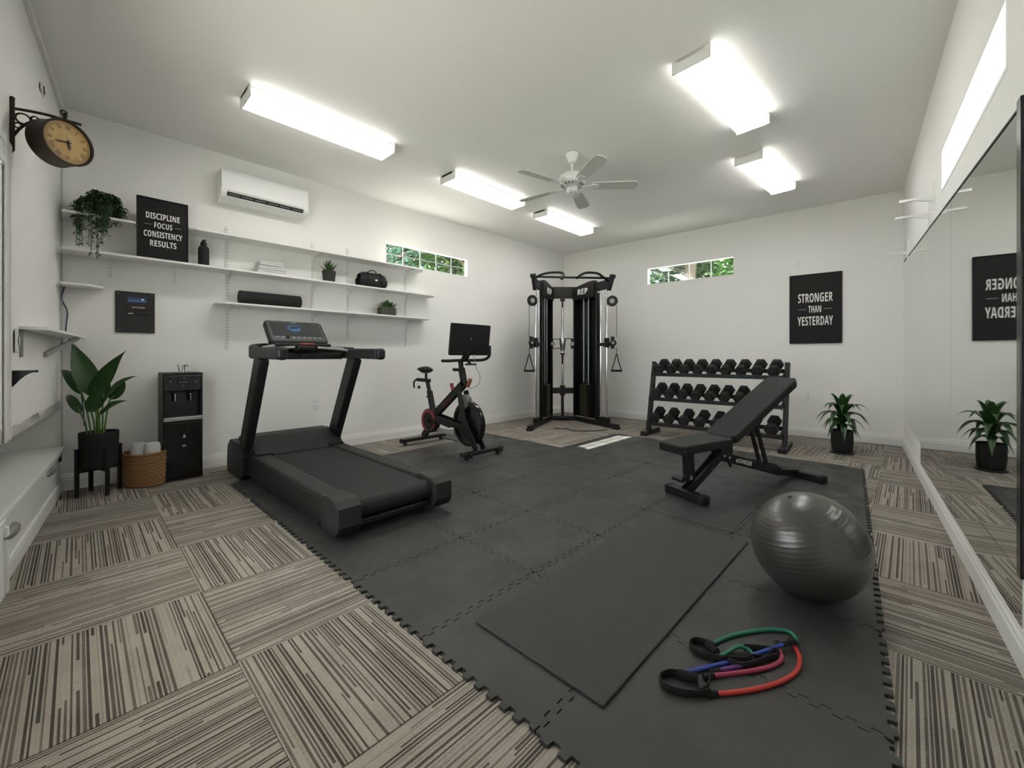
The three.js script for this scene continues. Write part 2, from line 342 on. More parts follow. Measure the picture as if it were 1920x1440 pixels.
// white shelf standards and arms on the right wall
{
  const arm = (z, y, L, label) => { const t = thing('shelf_bracket', label, 'bracket', [0, 0, 0], 0, 'white shelf arms on the right wall'); const a = rightPt(z, y, 0.004), d = rightPt(z, y, L);
    part('arm', [beam(a, d, 0.018, 0.02, 0.003), beam(a.clone().add(V(0, -0.028, 0)), a.clone().lerp(d, 0.45).add(V(0, -0.008, 0)), 0.016, 0.02, 0.003)], M.white, t);
    part('standard', [beam(rightPt(z, y - 0.10, 0.007), rightPt(z, y + 0.13, 0.007), 0.014, 0.026, 0.003)], M.white, t); };
  arm(-4.40, 2.295, 0.20, 'white shelf arm nearest the bright right window');
  arm(-4.62, 2.225, 0.21, 'middle white shelf arm on the right wall');
  arm(-6.30, 2.255, 0.16, 'white shelf arm furthest back beside the far corner');
}

// small wall plates
function plate(name, label, cat, w, h, line, s, y, sgn, extras) {
  const p = onLine(line, s), t = thing(name, label, cat, [p[0], y, p[1]], lineTurn(line));
  part('plate', [rb(w, h, 0.006, 0, 0, 0.003 * sgn, 0.002)], M.plastic, t);
  for (const [ew, eh, ex, ey] of extras) part('socket', [rb(ew, eh, 0.004, ex, ey, 0.007 * sgn, 0.001)], M.white, t);
  for (const [ew, eh, ex, ey] of extras) part('slot', [box(0.003, eh * 0.3, 0.002, ex - ew * 0.2, ey, 0.009 * sgn), box(0.003, eh * 0.3, 0.002, ex + ew * 0.2, ey, 0.009 * sgn)], M.charcoal, t);
  return t;
}
plate('outlet', 'white power outlet low on the shelf wall behind the treadmill', 'outlet', 0.075, 0.12, LEFTLINE, 0.66 + 1.945, 0.55, 1, [[0.034, 0.03, 0, 0.026], [0.034, 0.03, 0, -0.026]]);
plate('outlet', 'white power outlet above the far poster', 'outlet', 0.07, 0.1, FAR, sFar(-1.126), 2.395, 1, [[0.034, 0.03, 0, 0.022], [0.034, 0.03, 0, -0.022]]);
plate('outlet', 'white power outlet beside the dumbbell rack', 'outlet', 0.07, 0.115, FAR, sFar(-1.02), 0.58, 1, [[0.034, 0.03, 0, 0.026], [0.034, 0.03, 0, -0.026]]);
{
  const t = thing('light_switch', 'white double switch plate beside the left casing', 'switch', [0, 0, 0]);
  part('plate', [beam(nearPt(1.55, 1.125, 0.0015), nearPt(1.55, 1.25, 0.0015), 0.003, 0.19, 0.002)], M.plastic, t);
  for (const s of [1.505, 1.595]) part('toggle', [beam(nearPt(s, 1.165, 0.004), nearPt(s, 1.21, 0.004), 0.004, 0.03, 0.001)], M.white, t);
  const q = thing('sensor', 'small wall sensor with dark face high above the clock', 'sensor', [0, 0, 0]);
  part('base', [beam(nearPt(0.84, 2.862, 0.006), nearPt(0.84, 2.912, 0.006), 0.012, 0.15, 0.003)], M.plastic, q);
  part('face', [beam(nearPt(0.84, 2.875, 0.014), nearPt(0.84, 2.898, 0.014), 0.006, 0.09, 0.002)], M.charcoal, q);
  const k = thing('wall_bracket', 'small black curved bracket on the wall beside the left casing', 'bracket', nearPt(1.70, 0, 0.004).toArray(), nearTurn);
  const pts = [[0, 1.03], [0, 0.94]]; for (let i = 1; i <= 8; i++) { const a = i / 8; pts.push([0.085 * a, 0.94 + 0.082 * Math.sin(a * Math.PI / 2)]); } pts.push([0.085, 1.03]);
  part('gusset', [extr(pts, 0.02, 0.001).rotateY(Math.PI / 2)], M.black, k);
  part('knob', [new THREE.SphereGeometry(0.007, 12, 8).translate(0.01, 1.026, -0.088)], M.black, k);
}

// fluorescent fixtures
function fixture(x, z0, z1, tilt, label) {
  const L = z0 - z1, t = thing('ceiling_light', label, 'light', [x, H, (z0 + z1) / 2], tilt, 'fluorescent ceiling fixtures');
  part('housing', [rb(0.20, 0.03, L, 0, -0.015, 0, 0.004)], M.lampBody, t);
  for (const s of [-1, 1]) part('end_cap', [rb(0.262, 0.092, 0.014, 0, -0.048, s * (L / 2 - 0.007), 0.004)], M.lampBody, t);
  const prof = [[-0.118, -0.028], [-0.126, -0.06], [-0.12, -0.086], [-0.105, -0.094], [-0.012, -0.094], [0, -0.088], [0.012, -0.094], [0.105, -0.094], [0.12, -0.086], [0.126, -0.06], [0.118, -0.028]];
  part('diffuser', [extr(prof, L - 0.03).translate(0, 0, -(L - 0.03) / 2)], M.diffuser, t, 'glowing prismatic wrap lens');
  const a = new THREE.RectAreaLight(lin(1, 0.985, 0.95), LAMP, 0.23, L - 0.04); a.position.set(0, -0.099, 0); a.rotation.x = -Math.PI / 2; t.add(a);
  for (const s of [-1, 1]) { const e = new THREE.RectAreaLight(lin(1, 0.985, 0.95), LAMP * 0.22, L - 0.04, 0.055); e.position.set(s * 0.131, -0.056, 0); e.rotation.set(0.22, s * -Math.PI / 2, 0, 'YXZ'); t.add(e); }   // the lens wraps round the sides
}
fixture(-3.715, -0.89, -2.12, 0, 'fluorescent ceiling light nearest the wall air conditioner');
fixture(-3.745, -2.86, -4.03, 0, 'fluorescent ceiling light in the middle of the left row');
fixture(-3.76, -4.49, -5.67, 0, 'fluorescent ceiling light furthest back in the left row');
fixture(-1.03, -2.86, -4.05, -0.075, 'large bright fluorescent ceiling light nearer the camera in the right row');
fixture(-1.14, -4.68, -5.83, -0.075, 'fluorescent ceiling light at the back of the right row');

// ceiling fan
{
  const t = thing('ceiling_fan', 'white five-blade ceiling fan on a short rod', 'fan', [-2.47, H, -3.46]);
  part('canopy', [lathe([[0, -0.1], [0.03, -0.1], [0.036, -0.09], [0.055, -0.04], [0.066, -0.012], [0.068, 0], [0, 0]])], M.white, t);
  part('downrod', [rod(V(0, -0.22, 0), V(0, -0.08, 0), 0.013)], M.white, t);
  const mo = part('motor_housing', [lathe([[0, -0.335], [0.07, -0.335], [0.10, -0.325], [0.13, -0.30], [0.138, -0.27], [0.125, -0.235], [0.09, -0.21], [0.03, -0.2], [0, -0.2]])], M.white, t);
  const vents = []; for (let i = 0; i < 20; i++) { const a = i / 20 * Math.PI * 2; vents.push(beam(V(Math.cos(a) * 0.085, -0.337, Math.sin(a) * 0.085), V(Math.cos(a) * 0.118, -0.322, Math.sin(a) * 0.118), 0.008, 0.004, 0.001)); }
  part('vent_slot', vents, M.charcoal, mo, 'ring of dark vent slots');
  part('switch_housing', [lathe([[0, -0.40], [0.03, -0.40], [0.05, -0.392], [0.056, -0.37], [0.052, -0.335], [0, -0.335]])], M.white, t);
  for (let i = 0; i < 5; i++) {
    const a = THREE.MathUtils.degToRad(41 + 72 * i);
    const bl = extr([[0.20, -0.05], [0.30, -0.058], [0.60, -0.068], [0.64, -0.05], [0.655, 0], [0.64, 0.05], [0.60, 0.068], [0.30, 0.058], [0.20, 0.05], [0.185, 0]], 0.006, 0.0015).rotateX(-Math.PI / 2 - 0.2).translate(0, -0.335, 0).rotateY(a);
    const mesh = part('blade', [bl], M.fanBlade, t);
    part('blade_iron', [extr([[0.09, -0.012], [0.17, -0.014], [0.20, -0.035], [0.26, -0.03], [0.27, 0], [0.26, 0.03], [0.20, 0.035], [0.17, 0.014], [0.09, 0.012]], 0.005, 0.001).rotateX(-Math.PI / 2 - 0.15).translate(0, -0.343, 0).rotateY(a)], M.white, mesh);
  }
  part('pull_chain', [rod(V(0.03, -0.53, 0.02), V(0.03, -0.395, 0.02), 0.0015, 0.0015, 6), new THREE.SphereGeometry(0.006, 10, 8).translate(0.03, -0.535, 0.02)], M.white, t);
}

// trees outside the windows
const leafGeo = clean(blade(V(0, 0, 0), V(0, 0.05, 0.5), V(0, -0.1, 1), 0.55, 0.2, V(1, 0, 0), 4, 2));
function tree(name, label, x, z, h, crownR, crownY, n, tint, leaf, trunkR = 0.14) {
  const t = thing(name, label, 'tree', [x, -0.3, z], 0, 'trees outside the windows');
  const limbs = [tube([V(0, 0, 0), V(0.08, h * 0.3, 0.03), V(-0.05, h * 0.62, 0.06), V(0.05, h * 0.92, 0)], trunkR, 16, 8)];
  for (let i = 0; i < 7; i++) { const a = rr(0, 6.28), y = h * rr(0.35, 0.7), e = crownR * rr(0.5, 0.9); limbs.push(tube([V(0, y, 0), V(Math.cos(a) * e * 0.5, y + 0.35, Math.sin(a) * e * 0.5), V(Math.cos(a) * e, y + rr(0.5, 1.2), Math.sin(a) * e)], trunkR * 0.3, 8, 6)); }
  part('trunk', limbs, M.bark, t);
  const mat = phy([1, 1, 1], 0.5, { transmission: 0.35, thickness: 0, side: THREE.DoubleSide });
  const f = new THREE.InstancedMesh(leafGeo, mat, n); f.name = 'foliage'; f.castShadow = f.receiveShadow = true; f.userData.kind = 'stuff';
  const clumps = []; for (let i = 0; i < 26; i++) { const a = rr(0, 6.28), e = Math.acos(rr(-1, 1)), q = crownR * Math.cbrt(rr(0.15, 1)); clumps.push([V(Math.sin(e) * Math.cos(a) * q, crownY + Math.cos(e) * q * (h * 0.42 / crownR), Math.sin(e) * Math.sin(a) * q), crownR * rr(0.22, 0.42), rr(0.6, 1.3)]); }
  const m4 = new THREE.Matrix4(), q4 = new THREE.Quaternion(), c = new THREE.Color();
  for (let i = 0; i < n; i++) {
    const [cp, cr, br] = clumps[Math.floor(rnd() * clumps.length)], d = V(rr(-1, 1), rr(-1, 1), rr(-1, 1)).multiplyScalar(cr);
    q4.setFromEuler(new THREE.Euler(rr(-0.9, 0.9), rr(0, 6.28), rr(-0.9, 0.9)));
    m4.compose(cp.clone().add(d), q4, V(1, 1, 1).multiplyScalar(leaf * rr(0.7, 1.3))); f.setMatrixAt(i, m4);
    const k = br * rr(0.75, 1.25); c.setRGB(tint[0] * k * 0.58, tint[1] * k * 0.58, tint[2] * k * 0.58); f.setColorAt(i, c);
  }
  t.add(f);
}
tree('broadleaf_tree', 'blue-green tree at the near end of the left window', -9.6, -4.7, 6.0, 1.7, 3.6, 8280, [0.05, 0.15, 0.085], 0.132);
tree('broadleaf_tree', 'bright leafy tree in the middle of the left window', -10.4, -7.0, 6.5, 1.9, 4.0, 9660, [0.12, 0.26, 0.06], 0.132);
tree('broadleaf_tree', 'yellow-green tree at the far end of the left window', -8.6, -7.6, 6.0, 1.4, 3.7, 7359, [0.16, 0.30, 0.05], 0.132);
tree('broadleaf_tree', 'dark tree standing further off beyond the left window', -14.5, -9.5, 9.0, 3.6, 5.2, 11959, [0.05, 0.14, 0.06], 0.224);
tree('broadleaf_tree', 'dense tree closing the view behind the left window trees', -12.6, -7.9, 8.0, 2.7, 4.4, 15000, [0.06, 0.16, 0.06], 0.2);
tree('broadleaf_tree', 'tall tree behind the right end of the far window', -3.4, -16.8, 8.0, 2.5, 4.6, 12000, [0.08, 0.20, 0.05], 0.22);
tree('broadleaf_tree', 'deep green tree at the left of the far window', -6.1, -11.6, 6.2, 1.5, 3.7, 8280, [0.05, 0.15, 0.06], 0.132);
tree('broadleaf_tree', 'bright green tree at the right of the far window', -3.2, -12.4, 6.5, 1.3, 3.9, 9660, [0.085, 0.21, 0.04], 0.132);
tree('broadleaf_tree', 'dense dark tree standing between the palm and the right-hand tree', -4.9, -15.4, 7.5, 2.4, 4.4, 16099, [0.05, 0.14, 0.05], 0.172);
tree('broadleaf_tree', 'broad dark tree far behind the palm', -6.2, -18.5, 9.0, 4.2, 5.0, 14259, [0.05, 0.16, 0.06], 0.238);
{ // palm with a ringed trunk and dry fronds
  const t = thing('palm_tree', 'palm tree with a leaning ringed trunk outside the far window', 'tree', [-4.25, -0.3, -11.4], 0, 'trees outside the windows');
  part('trunk', [tube([V(-0.25, 0, 0), V(-0.1, 2, 0), V(0, 4, 0), V(0.2, 6.2, 0)], 0.14, 30, 10)], M.bark, t);
  const rings = []; for (let i = 0; i < 30; i++) rings.push(new THREE.TorusGeometry(0.142, 0.014, 5, 14).rotateX(Math.PI / 2).translate(-0.12 + i * 0.008 - 0.06, 2.2 + i * 0.125, 0));
  part('bark_ring', rings, M.bark, t);
  const fm = phy([0.06, 0.10, 0.03], 0.6, { side: THREE.DoubleSide, transmission: 0.3, thickness: 0 });
  for (let i = 0; i < 9; i++) { const a = i / 9 * 6.28 + 0.3, L = [], c = new THREE.QuadraticBezierCurve3(V(-0.55, 4.1, 0.2), V(-0.55 + Math.cos(a) * 0.45, 4.6, 0.2 + Math.sin(a) * 0.45), V(-0.55 + Math.cos(a) * 0.9, 3.8, 0.2 + Math.sin(a) * 0.9));
    L.push(new THREE.TubeGeometry(c, 8, 0.012, 5)); for (let k = 2; k < 16; k++) for (const s of [-1, 1]) { const p = c.getPoint(k / 16), q = p.clone().add(V(-Math.sin(a) * s * 0.4 + Math.cos(a) * 0.25, -0.15, Math.cos(a) * s * 0.4 + Math.sin(a) * 0.25)); L.push(blade(p, p.clone().lerp(q, 0.5).add(V(0, 0.05, 0)), q, 0.05, 0.2, null, 3, 2)); }
    part('frond', L, fm, t); }
}
struct('ground', [box(50, 0.1, 50, -8, -0.4, -8)], std([0.42, 0.41, 0.38], 0.95), 'pale gravel ground outside the building');

// ---------------------------------------------------------------- interlocking rubber mats
const MT = 0.012;
{
  const root = thing('rubber_flooring', 'black interlocking rubber floor tiles with toothed edges under the gym equipment', 'floor mats', [0, 0, 0]);
  const xs = [-4.72, -4.24, -3.67, -3.04, -2.53, -1.95, -1.37, -0.79, 0], zs = [-0.92, -1.60, -2.205, -2.81, -3.415, -4.05, -4.66, -5.32];
  const edgeX = (z) => -0.348 + (z + 5.476) * 0.082;
  const corner = (i, j) => (i === 8 ? [edgeX(zs[j]), zs[j]] : [xs[i], zs[j]]);
  const has = (i, j) => i >= 0 && j >= 0 && i < 8 && j < 7 && (i === 0 ? j === 4 : i < 3 ? j < 5 : true);
  // toothed line from p to q, moved off the seam by shift (to the left of p->q)
  function seam(p, q, shift, toothed) {
    const dx = q[0] - p[0], dz = q[1] - p[1], L = Math.hypot(dx, dz), tx = dx / L, tz = dz / L, nx = -tz, nz = tx, o = [];
    const put = (s, d) => o.push([p[0] + tx * s + nx * (d + shift), p[1] + tz * s + nz * (d + shift)]);
    if (!toothed) { put(0.001, 0); return o; }
    const n = Math.max(3, Math.round(L / 0.066)), w = (L - 0.05) / n, d = 0.0115;
    put(0.001, 0); put(0.024, 0);
    for (let k = 0; k < n; k++) { const s = 0.025 + k * w; put(s + w * 0.03, d); put(s + w * 0.47, d); put(s + w * 0.53, -d); put(s + w * 0.97, -d); }
    put(L - 0.024, 0);
    return o;
  }
  for (let i = 0; i < 8; i++) for (let j = 0; j < 7; j++) {
    if (!has(i, j)) continue;
    const c = [corner(i, j), corner(i + 1, j), corner(i + 1, j + 1), corner(i, j + 1)];       // near-left, near-right, far-right, far-left
    const g = 0.0024, near = j === 0 || has(i, j - 1), far = has(i, j + 1), left = has(i - 1, j), right = i === 7 || has(i + 1, j);
    // every seam is generated in one sense (growing x, or falling z) so that both neighbours share it
    const out = [];
    const bottom = seam(c[0], c[1], -g, near), rgt = seam(c[1], c[2], -g, right), top = seam(c[3], c[2], g, far), lft = seam(c[0], c[3], g, left);
    out.push(...bottom, ...rgt, ...top.slice().reverse(), ...lft.slice().reverse());
    const geo = extr(out.map(([x, z]) => [x, -z]), MT).rotateX(-Math.PI / 2);
    part('mat_tile', [geo], M.mat, root);
  }
}

// yoga mat
{
  const t = thing('exercise_mat', 'dark grey ribbed exercise mat lying on the rubber tiles', 'mat', [-0.985, MT, -1.915]);
  const g = rb(0.60, 0.011, 1.58, 0, 0.0055, 0, 0.004), p = g.attributes.position, uv = g.attributes.uv;
  for (let i = 0; i < p.count; i++) uv.setXY(i, p.getX(i), p.getZ(i));
  part('mat_sheet', [g], M.yoga, t);
}

// exercise ball: a tilted ball with fine raised rings
{
  const pts = [], R = 0.23; for (let i = 0; i <= 160; i++) { const a = -Math.PI / 2 + Math.PI * i / 160, lat = a / Math.PI * 180; let r = R; const k = lat / 5.2, f = Math.abs(k - Math.round(k)); if (Math.abs(lat) < 66 && f < 0.16) r += 0.0013 * (1 - f / 0.16); pts.push([Math.max(1e-5, r * Math.cos(a)), r * Math.sin(a)]); }
  const b = thing('exercise_ball', 'shiny dark grey inflated exercise ball with fine rings', 'ball', [-0.337, MT + 0.2302, -2.316]);
  const s = part('ball_skin', [lathe(pts, 96)], M.ball, b); s.rotation.set(0.22, 0, 0.28);
  part('valve_plug', [lathe([[0, 0.006], [0.008, 0.005], [0.009, 0], [0, 0]], 16).translate(0, 0.2285, 0)], M.charcoal, s);
}

// resistance bands: tubes with cuffs and black strap handles
function strap(path, w, h) { return sweep(path, rrect(w, h, Math.min(w, h) * 0.3, 2), 36); }
{
  const y = MT + 0.0075, g = (x, z, dy = 0) => V(x, y + dy, z), red = std([0.46, 0.030, 0.022], 0.42), gr = std([0.006, 0.145, 0.085], 0.42), bl = std([0.012, 0.035, 0.26], 0.42), pu = std([0.10, 0.02, 0.16], 0.42);
  const mk = (name, label, mat, pts, r = 0.0075) => { const t = thing('resistance_band', label, 'band', [0, 0, 0], 0, 'resistance bands on the rubber tiles'); part('tubing', [tube(pts, r, 60, 10)], mat, t);
    for (const [a, b] of [[pts[0], pts[1]], [pts.at(-1), pts.at(-2)]]) { const d = b.clone().sub(a).normalize(); part('cuff', [rod(a.clone().addScaledVector(d, -0.03), a.clone().addScaledVector(d, 0.008), 0.0095, 0.0095, 12)], M.rubber, t); } return t; };
  mk('', 'green resistance band arching over the other bands', gr, [g(-0.540, -1.650), g(-0.510, -1.735), g(-0.455, -1.83), g(-0.395, -1.905), g(-0.345, -1.935), g(-0.315, -1.905), g(-0.318, -1.86, 0.012)]);
  mk('', 'short green resistance band loop beside the upper handle', gr, [g(-0.500, -1.592), g(-0.480, -1.642, 0.004), g(-0.455, -1.70, 0.008), g(-0.425, -1.71), g(-0.41, -1.675)]);
  mk('', 'blue resistance band running to the lower handle', bl, [g(-0.560, -1.432), g(-0.50, -1.535), g(-0.44, -1.64), g(-0.385, -1.73, 0.008), g(-0.338, -1.815, 0.015)]);
  mk('', 'long red resistance band curving round the outside', red, [g(-0.452, -1.415), g(-0.405, -1.47), g(-0.352, -1.545), g(-0.305, -1.635), g(-0.282, -1.72), g(-0.288, -1.80), g(-0.318, -1.86)]);
  mk('', 'purple resistance band between the blue and red ones', pu, [g(-0.480, -1.525), g(-0.432, -1.60), g(-0.39, -1.675), g(-0.352, -1.745)]);
  mk('', 'red and purple resistance band lying inside the long red one', std([0.30, 0.025, 0.07], 0.42), [g(-0.486, -1.487), g(-0.440, -1.545), g(-0.388, -1.615), g(-0.345, -1.69), g(-0.333, -1.745), g(-0.350, -1.79, 0.006)]);
  const handle = (label, P, grip, extra) => { const t = thing('band_handle', label, 'handle', [0, 0, 0], 0, 'handles of the resistance bands'); part('strap', [strap(P, 0.004, 0.026)], M.blackMatte, t); part('grip', [rod(grip[0], grip[1], 0.0145, 0.0145, 16)], M.rubber, t); part('strap_end', [strap(extra, 0.004, 0.022)], M.blackMatte, t); };
  const q = (x, z, dy = 0) => V(x, MT + 0.0135 + dy, z);
  handle('black strap handle at the lower end of the bands', [q(-0.556, -1.418), q(-0.592, -1.395), q(-0.607, -1.352), q(-0.580, -1.325), q(-0.535, -1.335), q(-0.490, -1.368), q(-0.462, -1.402)], [q(-0.568, -1.408, 0.003), q(-0.512, -1.430, 0.003)], [q(-0.512, -1.43), q(-0.500, -1.405), q(-0.488, -1.385), q(-0.478, -1.42), q(-0.486, -1.47)]);
  handle('black strap handle at the upper end of the bands', [q(-0.545, -1.640), q(-0.588, -1.622), q(-0.597, -1.585), q(-0.560, -1.560), q(-0.505, -1.575), q(-0.455, -1.610), q(-0.420, -1.640)], [q(-0.548, -1.632, 0.003), q(-0.508, -1.605, 0.003)], [q(-0.465, -1.59), q(-0.43, -1.60), q(-0.40, -1.635), q(-0.375, -1.69), q(-0.36, -1.76)]);
  handle('black strap handle tangled at the middle of the bands', [q(-0.445, -1.705), q(-0.41, -1.735), q(-0.375, -1.755), q(-0.345, -1.765)], [q(-0.455, -1.625, 0.004), q(-0.415, -1.665, 0.004)], [q(-0.43, -1.655), q(-0.40, -1.68), q(-0.37, -1.70), q(-0.35, -1.735)]);
}

// ---------------------------------------------------------------- treadmill (long axis along x, front to the left wall)
{
  const t = thing('treadmill', 'black treadmill with blue-lit console facing the shelf wall', 'treadmill', [-3.5, MT, -1.44]);
  const hw = 0.405;
  for (const s of [1, -1]) {
    const rail = part('side_rail', [beam(V(-0.62, 0.208, s * 0.335), V(0.93, 0.208, s * 0.335), 0.13, 0.05, 0.012)], M.charcoal, t);
    const ribs = []; for (let k = 0; k < 5; k++) ribs.push(beam(V(-0.52, 0.2345, s * (0.295 + k * 0.019)), V(0.88, 0.2345, s * (0.295 + k * 0.019)), 0.010, 0.005, 0.0015));
    part('grip_rib', ribs, M.charcoalRib, rail);
    part('side_skirt', [extr([[-1.05, 0.05], [-0.98, 0.19], [-0.62, 0.20], [0.95, 0.195], [0.95, 0.075], [0.3, 0.06]], 0.03, 0.006).translate(0, 0, s > 0 ? hw - 0.036 : -hw + 0.006)], M.black, t);
    const cap = part('rear_cap', [extr([[0.90, 0.045], [0.90, 0.235], [0.94, 0.244], [1.08, 0.236], [1.125, 0.205], [1.13, 0.10], [1.10, 0.05]], 0.13, 0.008).translate(0, 0, s > 0 ? hw - 0.133 : -hw + 0.003)], M.charcoal, t);
    part('foot_wheel', [new THREE.CylinderGeometry(0.032, 0.032, 0.03, 18).rotateX(Math.PI / 2).translate(0.80, 0.033, s * 0.36)], M.rubber, t);
    // boot, upright and arm
    part('boot', [extr([[-1.24, 0.0], [-1.255, 0.10], [-1.23, 0.24], [-1.15, 0.30], [-0.80, 0.29], [-0.70, 0.20], [-0.72, 0.05], [-0.80, 0.0]], 0.075, 0.01).translate(0, 0, s > 0 ? hw - 0.045 : -hw - 0.03)], M.black, t);
    part('upright', [beam(V(-0.90, 0.12, s * (hw - 0.01)), V(-0.33, 1.10, s * (hw - 0.01)), 0.075, 0.165, 0.018)], M.black, t);
    const arm = part('arm', [beam(V(-0.48, 1.125, s * (hw - 0.01)), V(0.13, 1.115, s * (hw - 0.01)), 0.075, 0.095, 0.02)], M.charcoal, t);
    part('arm_end', [beam(V(0.115, 1.115, s * (hw - 0.01)), V(0.18, 1.114, s * (hw - 0.01)), 0.08, 0.10, 0.03)], M.black, arm);
    part('grab_bar', [tube([V(-0.50, 1.165, s * 0.36), V(-0.53, 1.185, s * 0.26), V(-0.56, 1.195, s * 0.13)], 0.013, 16, 8)], M.grey, t);
    part('grab_bar', [tube([V(-0.42, 1.15, s * 0.36), V(-0.44, 1.165, s * 0.24), V(-0.47, 1.175, s * 0.1)], 0.012, 16, 8)], M.grey, t);
  }
  const loop = []; for (const [x, y] of [[-0.70, 0.224], [1.02, 0.218]]) loop.push([x, y]); for (let i = 0; i <= 10; i++) { const a = Math.PI / 2 - Math.PI * i / 10; loop.push([1.035 + 0.062 * Math.cos(a), 0.156 + 0.062 * Math.sin(a)]); } loop.push([-0.70, 0.10]);
  part('belt', [extr(loop, 0.53).translate(0, 0, -0.265)], M.belt, t);
  part('deck_frame', [rb(1.7, 0.06, 0.60, 0.10, 0.10, 0, 0.008), rb(0.05, 0.04, 0.55, 1.055, 0.075, 0, 0.012)], M.black, t);
  const hood = part('motor_hood', [extr([[-1.17, 0.05], [-1.19, 0.22], [-1.12, 0.32], [-0.98, 0.355], [-0.86, 0.345], [-0.60, 0.25], [-0.58, 0.225], [-0.58, 0.10], [-0.75, 0.05]], 0.70, 0.012).translate(0, 0, -0.35)], M.charcoal, t);
  part('badge', [beam(V(-0.845, 0.345, -0.07), V(-0.845, 0.345, 0.09), 0.012, 0.012, 0.002)], M.chrome, hood, 'small silver badge strip');
  for (const s of [1, -1]) part('hood_shoulder', [extr([[-1.15, 0.05], [-1.17, 0.24], [-1.08, 0.33], [-0.93, 0.35], [-0.72, 0.285], [-0.56, 0.24], [-0.56, 0.10]], 0.12, 0.012).translate(0, 0, s > 0 ? 0.255 : -0.375)], M.black, hood);
  // front console bar, curved corners
  part('console_bar', [sweep([V(-0.40, 1.125, 0.395), V(-0.62, 1.135, 0.395), V(-0.755, 1.15, 0.33), V(-0.80, 1.16, 0.20), V(-0.80, 1.165, 0), V(-0.80, 1.16, -0.20), V(-0.755, 1.15, -0.33), V(-0.62, 1.135, -0.395), V(-0.40, 1.125, -0.395)], rrect(0.05, 0.115, 0.02, 3), 70), beam(V(-0.56, 1.10, -0.37), V(-0.56, 1.10, 0.37), 0.06, 0.065, 0.015)], M.black, t);
  part('console_tray', [rb(0.20, 0.04, 0.50, -0.62, 1.195, 0, 0.015), rb(0.13, 0.05, 0.16, -0.52, 1.17, 0, 0.02), rb(0.09, 0.06, 0.07, -0.55, 1.10, 0, 0.015)], M.black, t);
  // slanted console, front face towards +x and up
  const cn = new THREE.Object3D(); cn.position.set(-0.705, 1.325, 0.0); cn.rotation.set(0, Math.PI / 2, 0);
  const C = new THREE.Matrix4().makeRotationY(Math.PI / 2).multiply(new THREE.Matrix4().makeRotationX(-0.80)).setPosition(-0.705, 1.325, 0);
  const con = part('console', [extr(rrect(0.50, 0.285, 0.03), 0.035, 0.008).translate(0, 0, -0.04).applyMatrix4(C)], M.black, t);
  part('bezel', [extr(rrect(0.475, 0.262, 0.022), 0.003, 0.001).translate(0, 0, 0.003).applyMatrix4(C)], M.charcoalRib, con);
  const scr = canvasTex(512, 256, (c, w, h) => {
    c.fillStyle = '#0d1013'; c.fillRect(0, 0, w, h); c.strokeStyle = '#16364e'; c.lineWidth = 3; for (let i = 0; i < 7; i++) { c.beginPath(); c.moveTo(120, 34 + i * 9); c.lineTo(360 - i * 9, 34 + i * 9); c.stroke(); }
    c.strokeStyle = '#2a86bb'; for (let i = 0; i < 5; i++) { c.lineWidth = 4; c.beginPath(); c.ellipse(250, 112, 44 + i * 10, 30 + i * 8, 0.2, 0.4 * i, 2.2 + i * 0.8); c.stroke(); }
    c.fillStyle = '#3f9fd2'; for (let i = 0; i < 9; i++) c.fillRect(206 + i * 11, 126 - (i * 37 % 34), 6, 10 + (i * 37 % 34)); c.fillStyle = '#1b2a33'; for (let i = 0; i < 4; i++) c.fillRect(90 + i * 62, 196, 42, 9);
    c.fillStyle = '#1a1c1e'; c.fillRect(404, 12, 96, 232);
  });
  const sm = new THREE.MeshStandardMaterial({ color: lin(0.02, 0.02, 0.022), roughness: 0.22, emissive: lin(1, 1, 1), emissiveMap: scr, emissiveIntensity: 0.75 });
  part('screen', [new THREE.PlaneGeometry(0.435, 0.185).translate(0, 0.026, 0.0085).applyMatrix4(C)], sm, con, 'dark screen with a blue graphic');
  part('maker_mark', [rb(0.04, 0.008, 0.002, 0.0, 0.123, 0.0085, 0.001).applyMatrix4(C)], M.grey, con);
  const btn = []; for (let i = 0; i < 9; i++) btn.push(rb(0.026, 0.012, 0.004, -0.19 + i * 0.047, -0.088, 0.009, 0.003).applyMatrix4(C));
  part('button', btn, M.grey, con);
  part('knob', [new THREE.CylinderGeometry(0.012, 0.013, 0.014, 18).rotateX(Math.PI / 2).translate(-0.10, -0.088, 0.013).applyMatrix4(C)], M.blackGloss, con);
  part('safety_key', [new THREE.SphereGeometry(1, 24, 12).scale(0.04, 0.012, 0.075).translate(-0.50, 1.205, -0.02)], M.redDull, t, 'red oval safety key');
}

